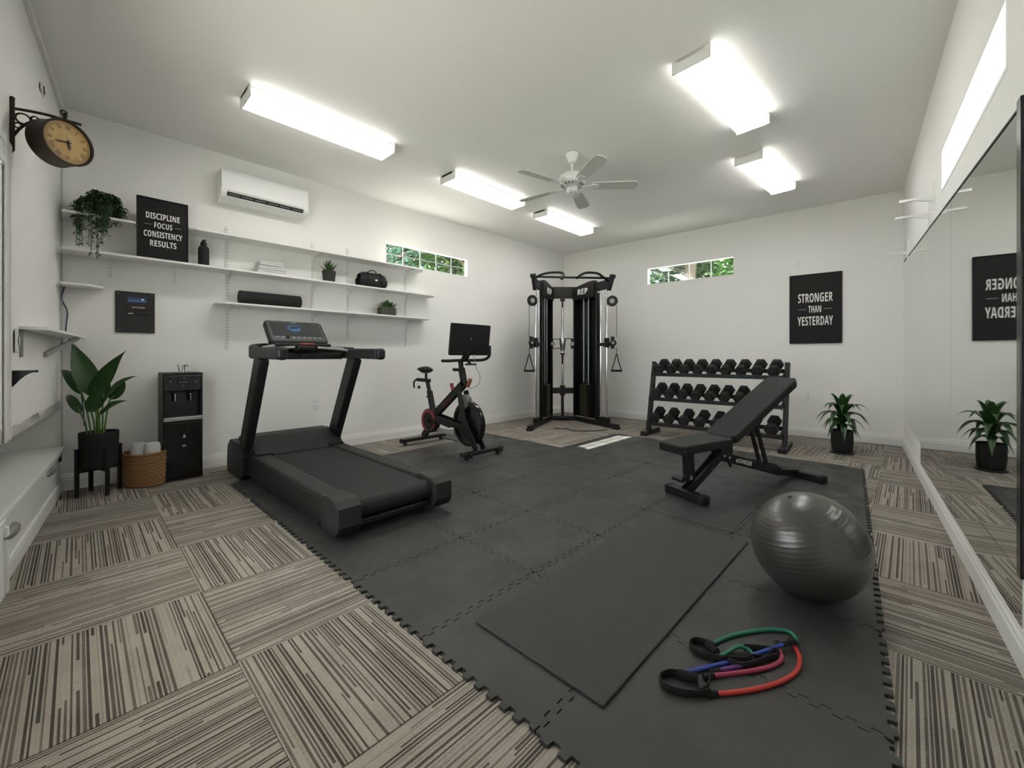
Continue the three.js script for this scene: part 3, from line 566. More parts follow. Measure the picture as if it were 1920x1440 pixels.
// ---------------------------------------------------------------- exercise bike (long axis along x, front to the right)
{
  const t = thing('exercise_bike', 'black exercise bike with red ring crank cover and large flat screen', 'bike', [-3.95, MT, -3.07]);
  const stab = (x, w) => { const s = part('stabilizer', [beam(V(x, 0.055, -w / 2), V(x, 0.055, w / 2), 0.075, 0.04, 0.012)], M.black, t);
    for (const e of [-1, 1]) { part('end_cap', [beam(V(x, 0.055, e * (w / 2 - 0.02)), V(x, 0.055, e * (w / 2 + 0.012)), 0.082, 0.048, 0.014)], M.blackMatte, s); part('levelling_foot', [new THREE.CylinderGeometry(0.022, 0.026, 0.03, 16).translate(x, 0.015, e * (w / 2 - 0.05))], M.blackMatte, s); } return s; };
  stab(-0.56, 0.64); const fs = stab(0.56, 0.56);
  for (const e of [-1, 1]) part('transport_wheel', [new THREE.CylinderGeometry(0.028, 0.028, 0.022, 18).rotateX(Math.PI / 2).translate(0.615, 0.05, e * 0.22)], M.rubber, fs);
  const crank = V(-0.36, 0.30, 0), head = V(0.27, 0.80, 0), fly = V(0.33, 0.335, 0);
  part('frame', [beam(V(-0.56, 0.07, 0), V(-0.34, 0.32, 0), 0.05, 0.085, 0.012), beam(V(-0.30, 0.38, 0), head, 0.055, 0.10, 0.015), beam(V(-0.33, 0.33, 0), V(-0.43, 0.66, 0), 0.05, 0.075, 0.012), beam(head.clone().add(V(-0.01, -0.05, 0)), V(0.20, 0.96, 0), 0.055, 0.075, 0.012)], M.black, t);
  for (const e of [-1, 1]) {
    part('fork', [beam(V(0.22, 0.70, e * 0.05), V(0.30, 0.36, e * 0.055), 0.018, 0.075, 0.006), beam(V(0.30, 0.38, e * 0.055), V(0.52, 0.07, e * 0.055), 0.018, 0.075, 0.006)], M.black, t);
    part('chain_stay', [beam(V(-0.28, 0.345, e * 0.048), V(0.06, 0.30, e * 0.055), 0.02, 0.09, 0.008), beam(V(0.04, 0.305, e * 0.055), V(0.32, 0.30, e * 0.055), 0.02, 0.07, 0.008)], M.black, t);
  }
  part('lower_brace', [beam(V(-0.33, 0.19, 0), V(0.08, 0.19, 0), 0.04, 0.055, 0.01)], M.grey, t);
  const fw = part('flywheel', [lathe([[0, -0.022], [0.06, -0.024], [0.07, -0.012], [0.19, -0.012], [0.205, -0.026], [0.25, -0.028], [0.256, -0.022], [0.256, 0.022], [0.25, 0.028], [0.205, 0.026], [0.19, 0.012], [0.07, 0.012], [0.06, 0.024], [0, 0.022]], 56).rotateX(Math.PI / 2).translate(fly.x, fly.y, 0)], M.blackGloss, t);
  const hubs = []; for (let i = 0; i < 6; i++) { const a = i * Math.PI / 3; for (const e of [-1, 1]) hubs.push(new THREE.CylinderGeometry(0.006, 0.006, 0.004, 10).rotateX(Math.PI / 2).translate(fly.x + 0.04 * Math.cos(a), fly.y + 0.04 * Math.sin(a), e * 0.0255)); }
  part('hub_bolt', hubs, M.steel, fw);
  part('flywheel_cover', [lathe([[0.02, -0.042], [0.075, -0.04], [0.085, -0.028], [0.085, 0.028], [0.075, 0.04], [0.02, 0.042]], 40).rotateX(Math.PI / 2).translate(0.27, 0.575, 0)], M.darkGrey, t, 'grey brake cover above the flywheel');
  const cc = part('crank_cover', [creased(new THREE.CylinderGeometry(0.15, 0.15, 0.07, 40).rotateX(Math.PI / 2).translate(crank.x, crank.y, 0.03), 0.8)], M.black, t);
  const arc = (r0, r1, a0, a1) => { const o = []; for (let i = 0; i <= 24; i++) { const a = a0 + (a1 - a0) * i / 24; o.push([r1 * Math.cos(a), r1 * Math.sin(a)]); } for (let i = 24; i >= 0; i--) { const a = a0 + (a1 - a0) * i / 24; o.push([r0 * Math.cos(a), r0 * Math.sin(a)]); } return o; };
  for (const [a, b] of [[0.25, 3.0], [3.12, 6.0]]) part('red_ring', [extr(arc(0.105, 0.143, a, b), 0.006, 0.001).translate(crank.x, crank.y, 0.0655)], M.red, cc, 'red ring segment');
  for (const [e, a] of [[1, -0.6], [-1, Math.PI - 0.6]]) {
    const end = V(crank.x + 0.17 * Math.cos(a), crank.y + 0.17 * Math.sin(a), e * 0.105), c = part('crank', [beam(V(crank.x, crank.y, e * 0.095), end, 0.014, 0.03, 0.004), rod(V(crank.x, crank.y, -0.02 * e), V(crank.x, crank.y, e * 0.104), 0.024)], M.black, t);
    part('pedal', [rb(0.095, 0.025, 0.085, end.x, end.y, end.z + e * 0.055, 0.008)], M.blackMatte, c); part('toe_strap', [tube([V(end.x - 0.02, end.y + 0.01, end.z + e * 0.02), V(end.x, end.y + 0.06, end.z + e * 0.05), V(end.x + 0.02, end.y + 0.01, end.z + e * 0.09)], 0.004, 14, 6)], M.blackMatte, c);
  }
  part('seat_post', [beam(V(-0.42, 0.62, 0), V(-0.485, 0.80, 0), 0.032, 0.05, 0.006), beam(V(-0.70, 0.795, 0), V(-0.42, 0.79, 0), 0.036, 0.045, 0.008), rod(V(-0.505, 0.80, 0), V(-0.505, 0.90, 0), 0.016)], M.black, t);
  part('seat_lever', [tube([V(-0.69, 0.80, 0.02), V(-0.72, 0.76, 0.04), V(-0.70, 0.69, 0.05)], 0.011, 14, 8), new THREE.SphereGeometry(0.02, 14, 10).translate(-0.62, 0.70, 0.03)], M.blackMatte, t);
  part('weight_holder', [tube([V(-0.45, 0.59, 0.03), V(-0.39, 0.595, 0.06), V(-0.37, 0.635, 0.06), V(-0.40, 0.66, 0.06)], 0.008, 18, 8), tube([V(-0.44, 0.59, -0.02), V(-0.50, 0.60, -0.06)], 0.009, 10, 8)], M.black, t);
  const sad = surf((u, v) => { const a = v * Math.PI * 2, w = 0.035 + 0.075 * Math.pow(1 - u, 1.6), th = 0.042 * Math.pow(Math.sin(Math.PI * (0.06 + u * 0.88)), 0.35), en = Math.pow(Math.sin(Math.PI * Math.min(1, Math.max(0, 0.004 + u * 0.992))), 0.35); return V(-0.635 + 0.27 * u, 0.925 + th * Math.sin(a) * en + 0.012 * (1 - u) * (1 - u), w * Math.cos(a) * en); }, 24, 24);
  part('saddle', [sad], M.vinyl, t);
  part('saddle_rail', [tube([V(-0.60, 0.905, 0.03), V(-0.52, 0.885, 0.025), V(-0.42, 0.905, 0.01)], 0.005, 12, 6), tube([V(-0.60, 0.905, -0.03), V(-0.52, 0.885, -0.025), V(-0.42, 0.905, -0.01)], 0.005, 12, 6)], M.steel, t);
  part('handlebar_post', [beam(V(0.205, 0.90, 0), V(0.185, 1.04, 0), 0.04, 0.055, 0.008)], M.black, t);
  const bar = [V(0.10, 1.045, 0.20), V(0.20, 1.045, 0.19), V(0.24, 1.05, 0.10), V(0.24, 1.05, 0), V(0.24, 1.05, -0.10), V(0.23, 1.05, -0.20), V(0.33, 1.06, -0.245), V(0.40, 1.10, -0.25), V(0.415, 1.22, -0.245)];
  part('handlebar', [tube(bar, 0.017, 80, 10), tube([V(0.24, 1.05, 0.10), V(0.34, 1.06, 0.10), V(0.42, 1.12, 0.08), V(0.45, 1.20, 0.06)], 0.015, 30, 10), beam(V(0.19, 1.045, -0.07), V(0.19, 1.045, 0.07), 0.12, 0.025, 0.01)], M.rubber, t);
  const scr = part('screen_back', [extr(rrect(0.565, 0.345, 0.012), 0.022, 0.004).rotateY(Math.PI / 2).rotateZ(-0.13).translate(0.345, 1.285, 0.0)], M.black, t, 'flat black screen seen from behind');
  part('logo_mark', [lathe([[0, 0.002], [0.008, 0.002], [0.008, 0], [0, 0]], 14).rotateZ(-Math.PI / 2).translate(0.3745, 1.29, 0.0)], M.grey, scr);
  part('screen_front', [box(0.002, 0.31, 0.53).rotateZ(-0.13).translate(0.338, 1.285, 0)], M.blackGloss, scr);
  part('screen_mount', [beam(V(0.25, 1.05, 0), V(0.35, 1.20, 0), 0.09, 0.03, 0.008)], M.black, t);
  part('tray', [rb(0.07, 0.02, 0.13, 0.33, 1.005, -0.03, 0.008), beam(V(0.31, 1.01, -0.03), V(0.29, 1.05, -0.03), 0.03, 0.03, 0.004)], M.black, t);
  part('resistance_knob', [rod(V(0.055, 0.655, 0), V(0.015, 0.775, 0), 0.018, 0.023)], M.red, t, 'red resistance knob');
  part('post_knob', [rod(V(0.18, 0.94, 0.02), V(0.16, 0.945, 0.09), 0.018)], M.blackMatte, t);
  part('cable', [tube([V(0.36, 1.12, -0.05), V(0.37, 0.98, -0.07), V(0.43, 0.88, -0.08), V(0.42, 0.78, -0.07), V(0.30, 0.72, -0.03)], 0.004, 30, 6)], M.grey, t);
  part('nameplate', [text3('PELOTON', 0.028, 0.002, 1).rotateZ(Math.atan2(0.42, 0.57)).translate(-0.045, 0.555, 0.0285)], M.red, t, 'red lettering on the main tube');
  part('bottle_clip', [rod(V(0.30, 0.75, -0.01), V(0.345, 0.84, -0.015), 0.022)], std([0.26, 0.09, 0.03], 0.5), t, 'small orange clip on the front tube');
}

// ---------------------------------------------------------------- corner cable machine (local x across, z towards the room)
{
  const t = thing('cable_machine', 'tall black corner cable machine with two weight stacks and chrome columns', 'cable machine', [-4.372, 0, -5.838], YAW);
  const side = (s, foot, label) => {
    const back = V(s * 0.213, 0, 0.02), dir = foot.clone().sub(back).setY(0), L = dir.length(); dir.normalize();
    const nrm = V(dir.z, 0, -dir.x).multiplyScalar(s > 0 ? -1 : 1);          // across the leg, towards the middle
    const vbox = (k, o, len, thick, y0, y1, r = 0.004) => rb(len, y1 - y0, thick, 0, 0, 0, r).rotateY(Math.atan2(-dir.z, dir.x)).translate(...at(k, (y0 + y1) / 2, o).toArray());
    const at = (k, y, o = 0) => back.clone().addScaledVector(dir, k).addScaledVector(nrm, o).setY(y);
    part('base_leg', [beam(at(-0.02, 0.045), at(L, 0.045), 0.065, 0.065, 0.008), beam(at(L - 0.10, 0.02), at(L + 0.02, 0.02), 0.085, 0.04, 0.008)], M.black, t, label);
    // shroud: back plate along the leg and two return edges
    const sh = part('shroud', [vbox(0.30, -0.045, 0.58, 0.012, 0.09, 2.14), vbox(0.02, 0.0, 0.03, 0.10, 0.09, 2.14, 0.01), vbox(0.585, 0.0, 0.035, 0.10, 0.09, 2.14, 0.015)], M.blackGloss, t);
    for (const k of [0.25, 0.37]) part('guide_rod', [rod(at(k, 0.08, 0.01), at(k, 2.12, 0.01), 0.011)], M.steel, t);
    for (let i = 0; i < 18; i++) {
      const y = 0.13 + i * 0.0295, p = part('weight_plate', [beam(at(0.19, y, 0.01), at(0.43, y, 0.01), 0.10, 0.0275, 0.003)], M.black, t);
      if (i > 0) part('plate_mark', [beam(at(0.272, y, 0.0605), at(0.284, y, 0.0605), 0.002, 0.010, 0.0005), beam(at(0.335, y, 0.0605), at(0.347, y, 0.0605), 0.002, 0.010, 0.0005)], i > 9 ? markY : markO, p);
    }
    part('selector_stem', [rod(at(0.31, 0.66, 0.01), at(0.31, 0.86, 0.01), 0.013), beam(at(0.26, 0.665, 0.01), at(0.36, 0.665, 0.01), 0.06, 0.03, 0.006)], M.black, t);
    // top cap with lettering
    const a = at(0.02, 0, 0.055), b = at(0.56, 0, 0.055), W = a.distanceTo(b);
    const tm = new THREE.Matrix4().makeBasis(s > 0 ? dir.clone() : dir.clone().negate(), UPV.clone(), s > 0 ? dir.clone().cross(UPV) : dir.clone().negate().cross(UPV)).setPosition(a.clone().add(b).multiplyScalar(0.5).setY(2.20));
    const cap = part('head_cap', [extr(s > 0 ? [[-W / 2, -0.12], [W / 2, -0.12], [W / 2, 0.13], [W * 0.3, 0.135], [-W / 2 + 0.04, 0.08], [-W / 2, 0.05]] : [[-W / 2, -0.12], [W / 2, -0.12], [W / 2, 0.05], [W / 2 - 0.04, 0.08], [-W * 0.3, 0.135], [-W / 2, 0.13]], 0.07, 0.006).translate(0, 0, -0.062).applyMatrix4(tm)], M.black, t);
    part('lettering', [text3('REP', 0.095, 0.004, 1.15).translate(0, -0.005, 0.0125).applyMatrix4(tm)], M.text, cap, 'white raised lettering');
    // chrome columns, adjustable carriage, pulleys, D handle
    for (const k of [0.66, 0.80]) part('chrome_column', [rod(at(k, 0.07), at(k, 2.16), 0.021, 0.021, 20)], M.chrome, t);
    part('column_base', [beam(at(0.62, 0.11), at(0.85, 0.11), 0.06, 0.09, 0.008)], M.black, t);
    part('head_bracket', [beam(at(0.55, 2.23), at(0.86, 2.24), 0.06, 0.14, 0.008), beam(at(0.84, 2.14), at(0.93, 2.35), 0.055, 0.06, 0.008), rod(at(0.93, 2.345, -0.04), at(0.93, 2.345, 0.04), 0.03)], M.black, t);
    const out = s * 0.05;
    const pul = (k, y, r) => { const g = part('pulley', [lathe([[0.012, -0.012], [r, -0.012], [r - 0.012, -0.002], [r - 0.012, 0.002], [r, 0.012], [0.012, 0.012]], 28).rotateX(Math.PI / 2)], M.black, t); g.position.copy(at(k, y)); g.position.x += out * 0.6; g.rotation.y = s * -0.5; part('pulley_hub', [new THREE.CylinderGeometry(r * 0.45, r * 0.45, 0.03, 18).rotateX(Math.PI / 2)], M.grey, g); };
    pul(0.88, 1.97, 0.085);
    const car = part('carriage', [beam(at(0.62, 1.30), at(0.86, 1.30), 0.075, 0.05, 0.006), vbox(0.80, 0, 0.06, 0.06, 1.25, 1.40, 0.008), vbox(0.86, 0, 0.03, 0.06, 1.23, 1.42, 0.008).translate(out, 0, 0)], M.black, t);
    part('pop_pin', [rod(at(0.80, 1.33, -0.03), at(0.80, 1.33, -0.08), 0.012)], M.chrome, car);
    pul(0.90, 1.32, 0.05);
    const hp = at(0.93, 0).add(V(out * 1.2, 0, 0));
    part('cable', [rod(V(hp.x, 1.24, hp.z), V(hp.x, 1.15, hp.z), 0.005), rod(V(hp.x, 1.40, hp.z), V(hp.x, 1.90, hp.z), 0.004)], M.blackMatte, t);
    part('pull_handle', [tube([V(hp.x - 0.072, 0.90, hp.z), V(hp.x - 0.036, 1.02, hp.z), V(hp.x - 0.004, 1.145, hp.z)], 0.008, 14, 8), tube([V(hp.x + 0.072, 0.90, hp.z), V(hp.x + 0.036, 1.02, hp.z), V(hp.x + 0.004, 1.145, hp.z)], 0.008, 14, 8), rod(V(hp.x - 0.082, 0.89, hp.z), V(hp.x + 0.082, 0.89, hp.z), 0.017)], M.rubber, t);
    return at;
  };
  const markY = std([0.55, 0.48, 0.06], 0.6), markO = std([0.5, 0.36, 0.2], 0.6);
  const atL = side(-1, V(-0.628, 0, 1.06), 'left base leg'), atR = side(1, V(0.727, 0, 0.93), 'right base leg');
  part('cross_beam', [beam(V(-0.23, 2.215, 0.02), V(0.23, 2.215, 0.02), 0.05, 0.20, 0.008), beam(V(-0.23, 0.52, 0.02), V(0.23, 0.52, 0.02), 0.05, 0.10, 0.008), beam(V(-0.22, 0.05, 0.03), V(0.22, 0.05, 0.03), 0.05, 0.06, 0.008)], M.black, t);
  part('foot_plate', [extr([[-0.22, 0], [0.22, 0], [0.13, 0.34], [-0.13, 0.34]], 0.006).rotateX(-Math.PI / 2).translate(0, 0.04, 0.02)], M.charcoal, t);
  part('centre_column', [rod(V(-0.006, 0.56, 0.03), V(-0.006, 2.12, 0.03), 0.02)], M.chrome, t);
  part('centre_post', [beam(V(-0.006, 0.05, 0.03), V(-0.006, 0.50, 0.03), 0.05, 0.05, 0.006), rb(0.085, 0.06, 0.07, -0.006, 0.585, 0.04, 0.01), rb(0.09, 0.12, 0.08, -0.006, 0.50, 0.05, 0.01), rb(0.10, 0.03, 0.08, -0.006, 0.055, 0.05, 0.008)], M.black, t);
  part('centre_pulley_bracket', [rb(0.08, 0.05, 0.06, -0.006, 2.09, 0.04, 0.008), rod(V(-0.006, 1.96, 0.06), V(-0.006, 2.08, 0.06), 0.008), rb(0.08, 0.025, 0.05, -0.006, 1.155, 0.05, 0.006), rod(V(-0.006, 1.08, 0.05), V(-0.006, 1.17, 0.05), 0.018), rod(V(-0.006, 0.97, 0.05), V(-0.006, 1.08, 0.05), 0.008)], M.black, t);
  const mid = part('mid_carriage', [rb(0.16, 0.012, 0.06, -0.13, 1.41, 0.03, 0.003), rb(0.16, 0.012, 0.06, -0.13, 1.25, 0.03, 0.003), rb(0.06, 0.16, 0.05, -0.195, 1.33, 0.03, 0.006), rb(0.07, 0.17, 0.05, 0.175, 1.33, 0.03, 0.006), rb(0.14, 0.012, 0.06, 0.08, 1.42, 0.03, 0.003)], M.black, t);
  part('mid_sleeve', [lathe([[0.034, -0.12], [0.05, 0.0], [0.062, 0.10], [0.0, 0.10]], 24).translate(-0.006, 1.325, 0.05)], M.steel, mid, 'brushed steel sleeve');
  for (const s of [-1, 1]) part('roller', [new THREE.CylinderGeometry(0.035, 0.035, 0.05, 20).rotateX(Math.PI / 2).translate(s * 0.165 - 0.01, 1.33, 0.055)], M.grey, mid);
  // pull-up bars
  part('top_bar', [rod(V(-0.60, 2.335, 0.86), V(0.68, 2.325, 0.78), 0.017)], M.black, t);
  part('pull_up_grip', [tube([V(-0.55, 2.30, 0.84), V(-0.44, 2.35, 0.92), V(-0.32, 2.365, 1.0), V(-0.18, 2.36, 1.05), V(-0.125, 2.33, 1.12), V(-0.135, 2.27, 1.2), V(-0.165, 2.225, 1.25)], 0.018, 50, 10)], M.rubber, t);
  part('pull_up_grip', [tube([V(0.62, 2.275, 0.78), V(0.50, 2.325, 0.90), V(0.40, 2.355, 1.0), V(0.23, 2.355, 1.05), V(0.12, 2.30, 1.14), V(0.06, 2.245, 1.22)], 0.018, 50, 10)], M.rubber, t);
}
{ // short cable lying on the carpet in front of the machine
  solid('power_cord', [tube([V(-3.95, 0.006, -5.05), V(-3.80, 0.006, -5.16), V(-3.62, 0.006, -5.10), V(-3.40, 0.006, -5.28), V(-3.30, 0.006, -5.52)], 0.006, 40, 6)], M.blackMatte, 'short black cord on the carpet before the cable machine', 'cord');
}

// ---------------------------------------------------------------- dumbbell rack and dumbbells
{
  const rackTurn = 0.048, rx = -1.885, rz = -5.77;
  const t = thing('dumbbell_rack', 'black three-tier dumbbell rack against the far wall', 'rack', [rx, 0, rz], rackTurn);
  const zc = (y) => 0.11 - 0.24 * y / 1.02, tiers = [[0.885, 9], [0.545, 9], [0.205, 8]];
  for (const s of [-1, 1]) {
    part('upright', [beam(V(s * 0.82, 0.06, zc(0.06)), V(s * 0.82, 1.02, zc(1.02)), 0.05, 0.075, 0.006), beam(V(s * 0.82, 1.012, zc(1.0)), V(s * 0.82, 1.024, zc(1.02)), 0.056, 0.08, 0.004)], M.black, t);
    part('foot', [beam(V(s * 0.82, 0.035, -0.24), V(s * 0.82, 0.035, 0.27), 0.075, 0.06, 0.008), beam(V(s * 0.82, 0.03, 0.22), V(s * 0.82, 0.03, 0.285), 0.085, 0.06, 0.01)], M.black, t);
  }
  const R = 0.075, head = () => lathe([[0, 0], [R * 0.72, 0], [R, 0.018], [R, 0.085], [R * 0.80, 0.10], [0, 0.10]], 6).rotateY(Math.PI / 6);
  let proto = null, n = 0;
  const ord = ['first', 'second', 'third', 'fourth', 'fifth', 'sixth', 'seventh', 'eighth', 'ninth'], tname = ['top', 'middle', 'bottom'];
  tiers.forEach(([y, count], k) => {
    const z = zc(y) + 0.015, zf = z + 0.105, zb = z - 0.105, yb = y + 0.072, tilt = Math.atan2(yb - y, zf - zb);
    for (const [ry, rzz] of [[y, zf], [yb, zb]]) part('rail', [beam(V(-0.80, ry - 0.022, rzz), V(0.80, ry - 0.022, rzz), 0.075, 0.006, 0.002), beam(V(-0.80, ry - 0.03, rzz + 0.036), V(0.80, ry - 0.03, rzz + 0.036), 0.006, 0.05, 0.002)], M.black, t);
    for (const s of [-1, 1]) part('bracket', [beam(V(s * 0.792, y - 0.04, zf + 0.03), V(s * 0.792, yb - 0.04, zb - 0.03), 0.012, 0.055, 0.003)], M.black, t);
    for (let i = 0; i < count; i++) {
      const lx = -0.70 + 1.40 * i / (count - 1), label = `black hex dumbbell ${ord[i]} from the left on the ${tname[k]} tier of the rack`;
      const cy = (y + yb) / 2 + R * 0.87 * Math.cos(tilt) - 0.016, cz = z, w = V(lx, cy, cz).applyAxisAngle(UPV, rackTurn).add(V(rx, 0, rz));
      let d;
      if (!proto) {
        d = proto = thing('dumbbell', label, 'dumbbell', [0, 0, 0], 0, 'hex dumbbells on the rack');
        for (const s of [1, -1]) { const h = part('head', [creased(head().rotateX(Math.PI / 2), 0.3).translate(0, 0, 0.055)], M.rubber, d); if (s < 0) h.rotation.y = Math.PI;
          part('head_face', [lathe([[0, 0.003], [R * 0.5, 0.003], [R * 0.54, 0], [0, 0]], 24).rotateX(Math.PI / 2).translate(0, 0, 0.155)], M.charcoal, h); }
        part('grip', [rod(V(0, 0, -0.07), V(0, 0, 0.07), 0.015)], M.chrome, d);
      } else { d = proto.clone(); d.name = numbered('dumbbell'); d.userData = { label, category: 'dumbbell', group: 'hex dumbbells on the rack' }; scene.add(d); }
      d.position.copy(w); d.rotation.set(tilt, rackTurn, 0, 'YXZ'); n++;
    }
  });
}

// ---------------------------------------------------------------- adjustable bench (local x from the front foot to the rear foot)
{
  const t = thing('weight_bench', 'black adjustable weight bench with raised backrest', 'bench', [-1.25, MT, -3.25], Math.acos(0.37));
  const foot = (x, w, h = 0.035) => { const f = part('foot_bar', [beam(V(x, h, -w / 2), V(x, h, w / 2), 0.07, 0.06, 0.01)], M.black, t); for (const s of [-1, 1]) part('foot_cap', [beam(V(x, h - 0.001, s * (w / 2 - 0.03)), V(x, h - 0.001, s * (w / 2 + 0.02)), 0.078, 0.066, 0.014)], M.rubber, f); };
  foot(0, 0.34); foot(1.36, 0.44);
  part('diagonal', [beam(V(0.0, 0.06, 0.03), V(0.40, 0.335, 0.03), 0.02, 0.06, 0.006), beam(V(0.0, 0.06, -0.03), V(0.40, 0.335, -0.03), 0.02, 0.06, 0.006)], M.black, t);
  part('front_post', [beam(V(0.035, 0.13, 0), V(0.015, 0.37, 0), 0.055, 0.075, 0.006)], M.black, t);
  const adj = part('roller_bar', [beam(V(-0.08, 0.155, 0), V(0.04, 0.155, 0), 0.05, 0.03, 0.004), rod(V(-0.085, 0.155, -0.05), V(-0.085, 0.155, 0.05), 0.016)], M.black, t);
  part('mark', [rb(0.022, 0.032, 0.002, 0.022, 0.16, 0.029, 0.0008)], M.grey, adj);
  const rail = part('main_rail', [beam(V(0.33, 0.30, 0), V(1.10, 0.085, 0), 0.055, 0.075, 0.008), beam(V(1.05, 0.085, 0), V(1.36, 0.045, 0), 0.055, 0.055, 0.008)], M.black, t);
  const ra = Math.atan2(-0.215, 0.77);
  part('lettering', [text3('eSONIIIR', 0.034, 0.0015, 0.95).rotateZ(ra).translate(0.62, 0.2195, 0.0278)], M.text, rail, 'white lettering on the rail');
  part('ladder_stop', [0.80, 0.88, 0.96, 1.04].map((x) => beam(V(x, 0.225 - (x - 0.7) * 0.25, -0.03), V(x, 0.225 - (x - 0.7) * 0.25, 0.03), 0.012, 0.03, 0.003)), M.black, t);
  part('pivot_plate', [extr([[0.30, 0.27], [0.44, 0.24], [0.47, 0.33], [0.44, 0.42], [0.36, 0.40]], 0.008, 0.001).translate(0, 0, 0.034), extr([[0.30, 0.27], [0.44, 0.24], [0.47, 0.33], [0.44, 0.42], [0.36, 0.40]], 0.008, 0.001).translate(0, 0, -0.042)], M.black, t);
  part('bolt', [[0.36, 0.30], [0.42, 0.28], [0.42, 0.37], [0.22, 0.215]].map(([x, y]) => new THREE.CylinderGeometry(0.008, 0.008, 0.012, 12).rotateX(Math.PI / 2).translate(x, y, 0.046)), M.chrome, t);
  part('pull_pin', [rod(V(0.40, 0.28, 0.04), V(0.42, 0.21, 0.06), 0.011)], M.blackMatte, t);
  part('back_strut', [beam(V(0.75, 0.565, 0.03), V(0.90, 0.17, 0.03), 0.02, 0.035, 0.004), beam(V(0.75, 0.565, -0.03), V(0.90, 0.17, -0.03), 0.02, 0.035, 0.004)], M.black, t);
  part('transport_handle', [tube([V(1.10, 0.10, -0.03), V(1.02, 0.12, -0.16), V(0.86, 0.16, -0.20)], 0.014, 18, 8), new THREE.SphereGeometry(0.03, 14, 10).translate(0.85, 0.162, -0.20)], M.rubber, t);
  // pads
  part('seat_pad', [extr([[-0.155, -0.10], [-0.13, -0.115], [0.32, -0.14], [0.335, -0.125], [0.335, 0.125], [0.32, 0.14], [-0.13, 0.115], [-0.155, 0.10]], 0.045, 0.012).rotateX(-Math.PI / 2).rotateZ(0.05).translate(0, 0.385, 0)], M.vinyl, t);
  const bw = 0.125, L = 0.90; const bp = extr([[0, -bw * 0.8], [0.03, -bw], [L - 0.04, -bw], [L, -bw * 0.85], [L, bw * 0.85], [L - 0.04, bw], [0.03, bw], [0, bw * 0.8]], 0.045, 0.012).rotateX(-Math.PI / 2);
  part('back_pad', [bp.rotateZ(0.512).translate(0.385, 0.415, 0)], M.vinyl, t);
  part('back_frame', [beam(V(0.42, 0.40, 0.05), V(1.05, 0.755, 0.05), 0.03, 0.03, 0.004), beam(V(0.42, 0.40, -0.05), V(1.05, 0.755, -0.05), 0.03, 0.03, 0.004)], M.black, t);
  part('seat_frame', [beam(V(-0.08, 0.375, 0), V(0.36, 0.37, 0), 0.06, 0.03, 0.004)], M.black, t);
}

// ---------------------------------------------------------------- plants
{ // tall planter; local x across the view, z towards the room
  const t = thing('potted_plant', 'large-leaved green plant in a black pot on a four-legged stand', 'plant', [-4.735, 0, -0.12], YAW);
  const st = part('stand', [0, 1, 2, 3].map((i) => { const a = i * Math.PI / 2 + 0.42; return beam(V(Math.cos(a) * 0.132, 0, Math.sin(a) * 0.132), V(Math.cos(a) * 0.132, 0.38, Math.sin(a) * 0.132), 0.022, 0.022, 0.002); }).concat([0, 1].map((i) => { const a = i * Math.PI / 2 + 0.42; return beam(V(-Math.cos(a) * 0.132, 0.20, -Math.sin(a) * 0.132), V(Math.cos(a) * 0.132, 0.20, Math.sin(a) * 0.132), 0.022, 0.02, 0.002); })), M.black, t);
  const pot = part('pot', [lathe([[0, 0.212], [0.108, 0.212], [0.113, 0.225], [0.12, 0.49], [0.117, 0.50], [0.112, 0.495], [0.108, 0.46], [0, 0.46]], 48)], M.blackMatte, t);
  part('soil', [lathe([[0, 0.468], [0.107, 0.465], [0.107, 0.45]], 24)], M.soil, pot);
  const L = [[[-0.02, .5, 0], [0.0, .775, .02], [-0.10, 1.06, .06], [-0.17, 1.205, .03], .15, 1], [[0.01, .5, 0], [-.03, .77, .03], [.10, 1.04, .06], [.243, 1.155, .02], .14, 1], [[-.04, .5, .02], [-.085, .80, .05], [-.20, .985, .04], [-.345, .995, -.03], .078, -1], [[.03, .5, .02], [.05, .68, .06], [.16, .92, .10], [.35, .95, .04], .098, 1], [[-.05, .5, .04], [-.06, .65, .08], [-.17, .80, .06], [-.30, .785, -.03], .066, -1], [[.04, .5, .05], [.085, .65, .08], [.15, .75, .10], [.28, .755, .05], .072, 1], [[0, .5, -.03], [-.02, .78, -.05], [-.06, .93, -.10], [-.10, 1.0, -.06], .10, 1], [[.01, .5, .04], [.02, .66, .08], [.04, .80, .10], [.10, .88, .05], .10, 1], [[.0, .5, -.04], [.03, .75, -.06], [.09, .86, -.1], [.12, .93, -.08], .09, 1]];
  const across = [null, null, V(0.35, 0.7, -0.55), V(-0.35, 0.7, -0.55), V(0.35, 0.7, -0.55), V(-0.35, 0.7, -0.55)];
  L.forEach(([a, b, c, d, w, s], i) => {
    const lf = part('leaf', [blade(V(...b), V(...c), V(...d), w, 0.28, across[i] ?? V(0.55, 0.55 * s, -0.75), 14, 6, 0.72)], i % 3 === 2 ? M.green1 : M.green2, t);
    part('leaf_stem', [tube([V(...a).setY(0.46), V(...a).lerp(V(...b), 0.5).add(V(0, 0.02, 0)), V(...b), V(...b).lerp(V(...c), 0.35)], 0.006, 14, 6)], M.stem, lf);
  });
}
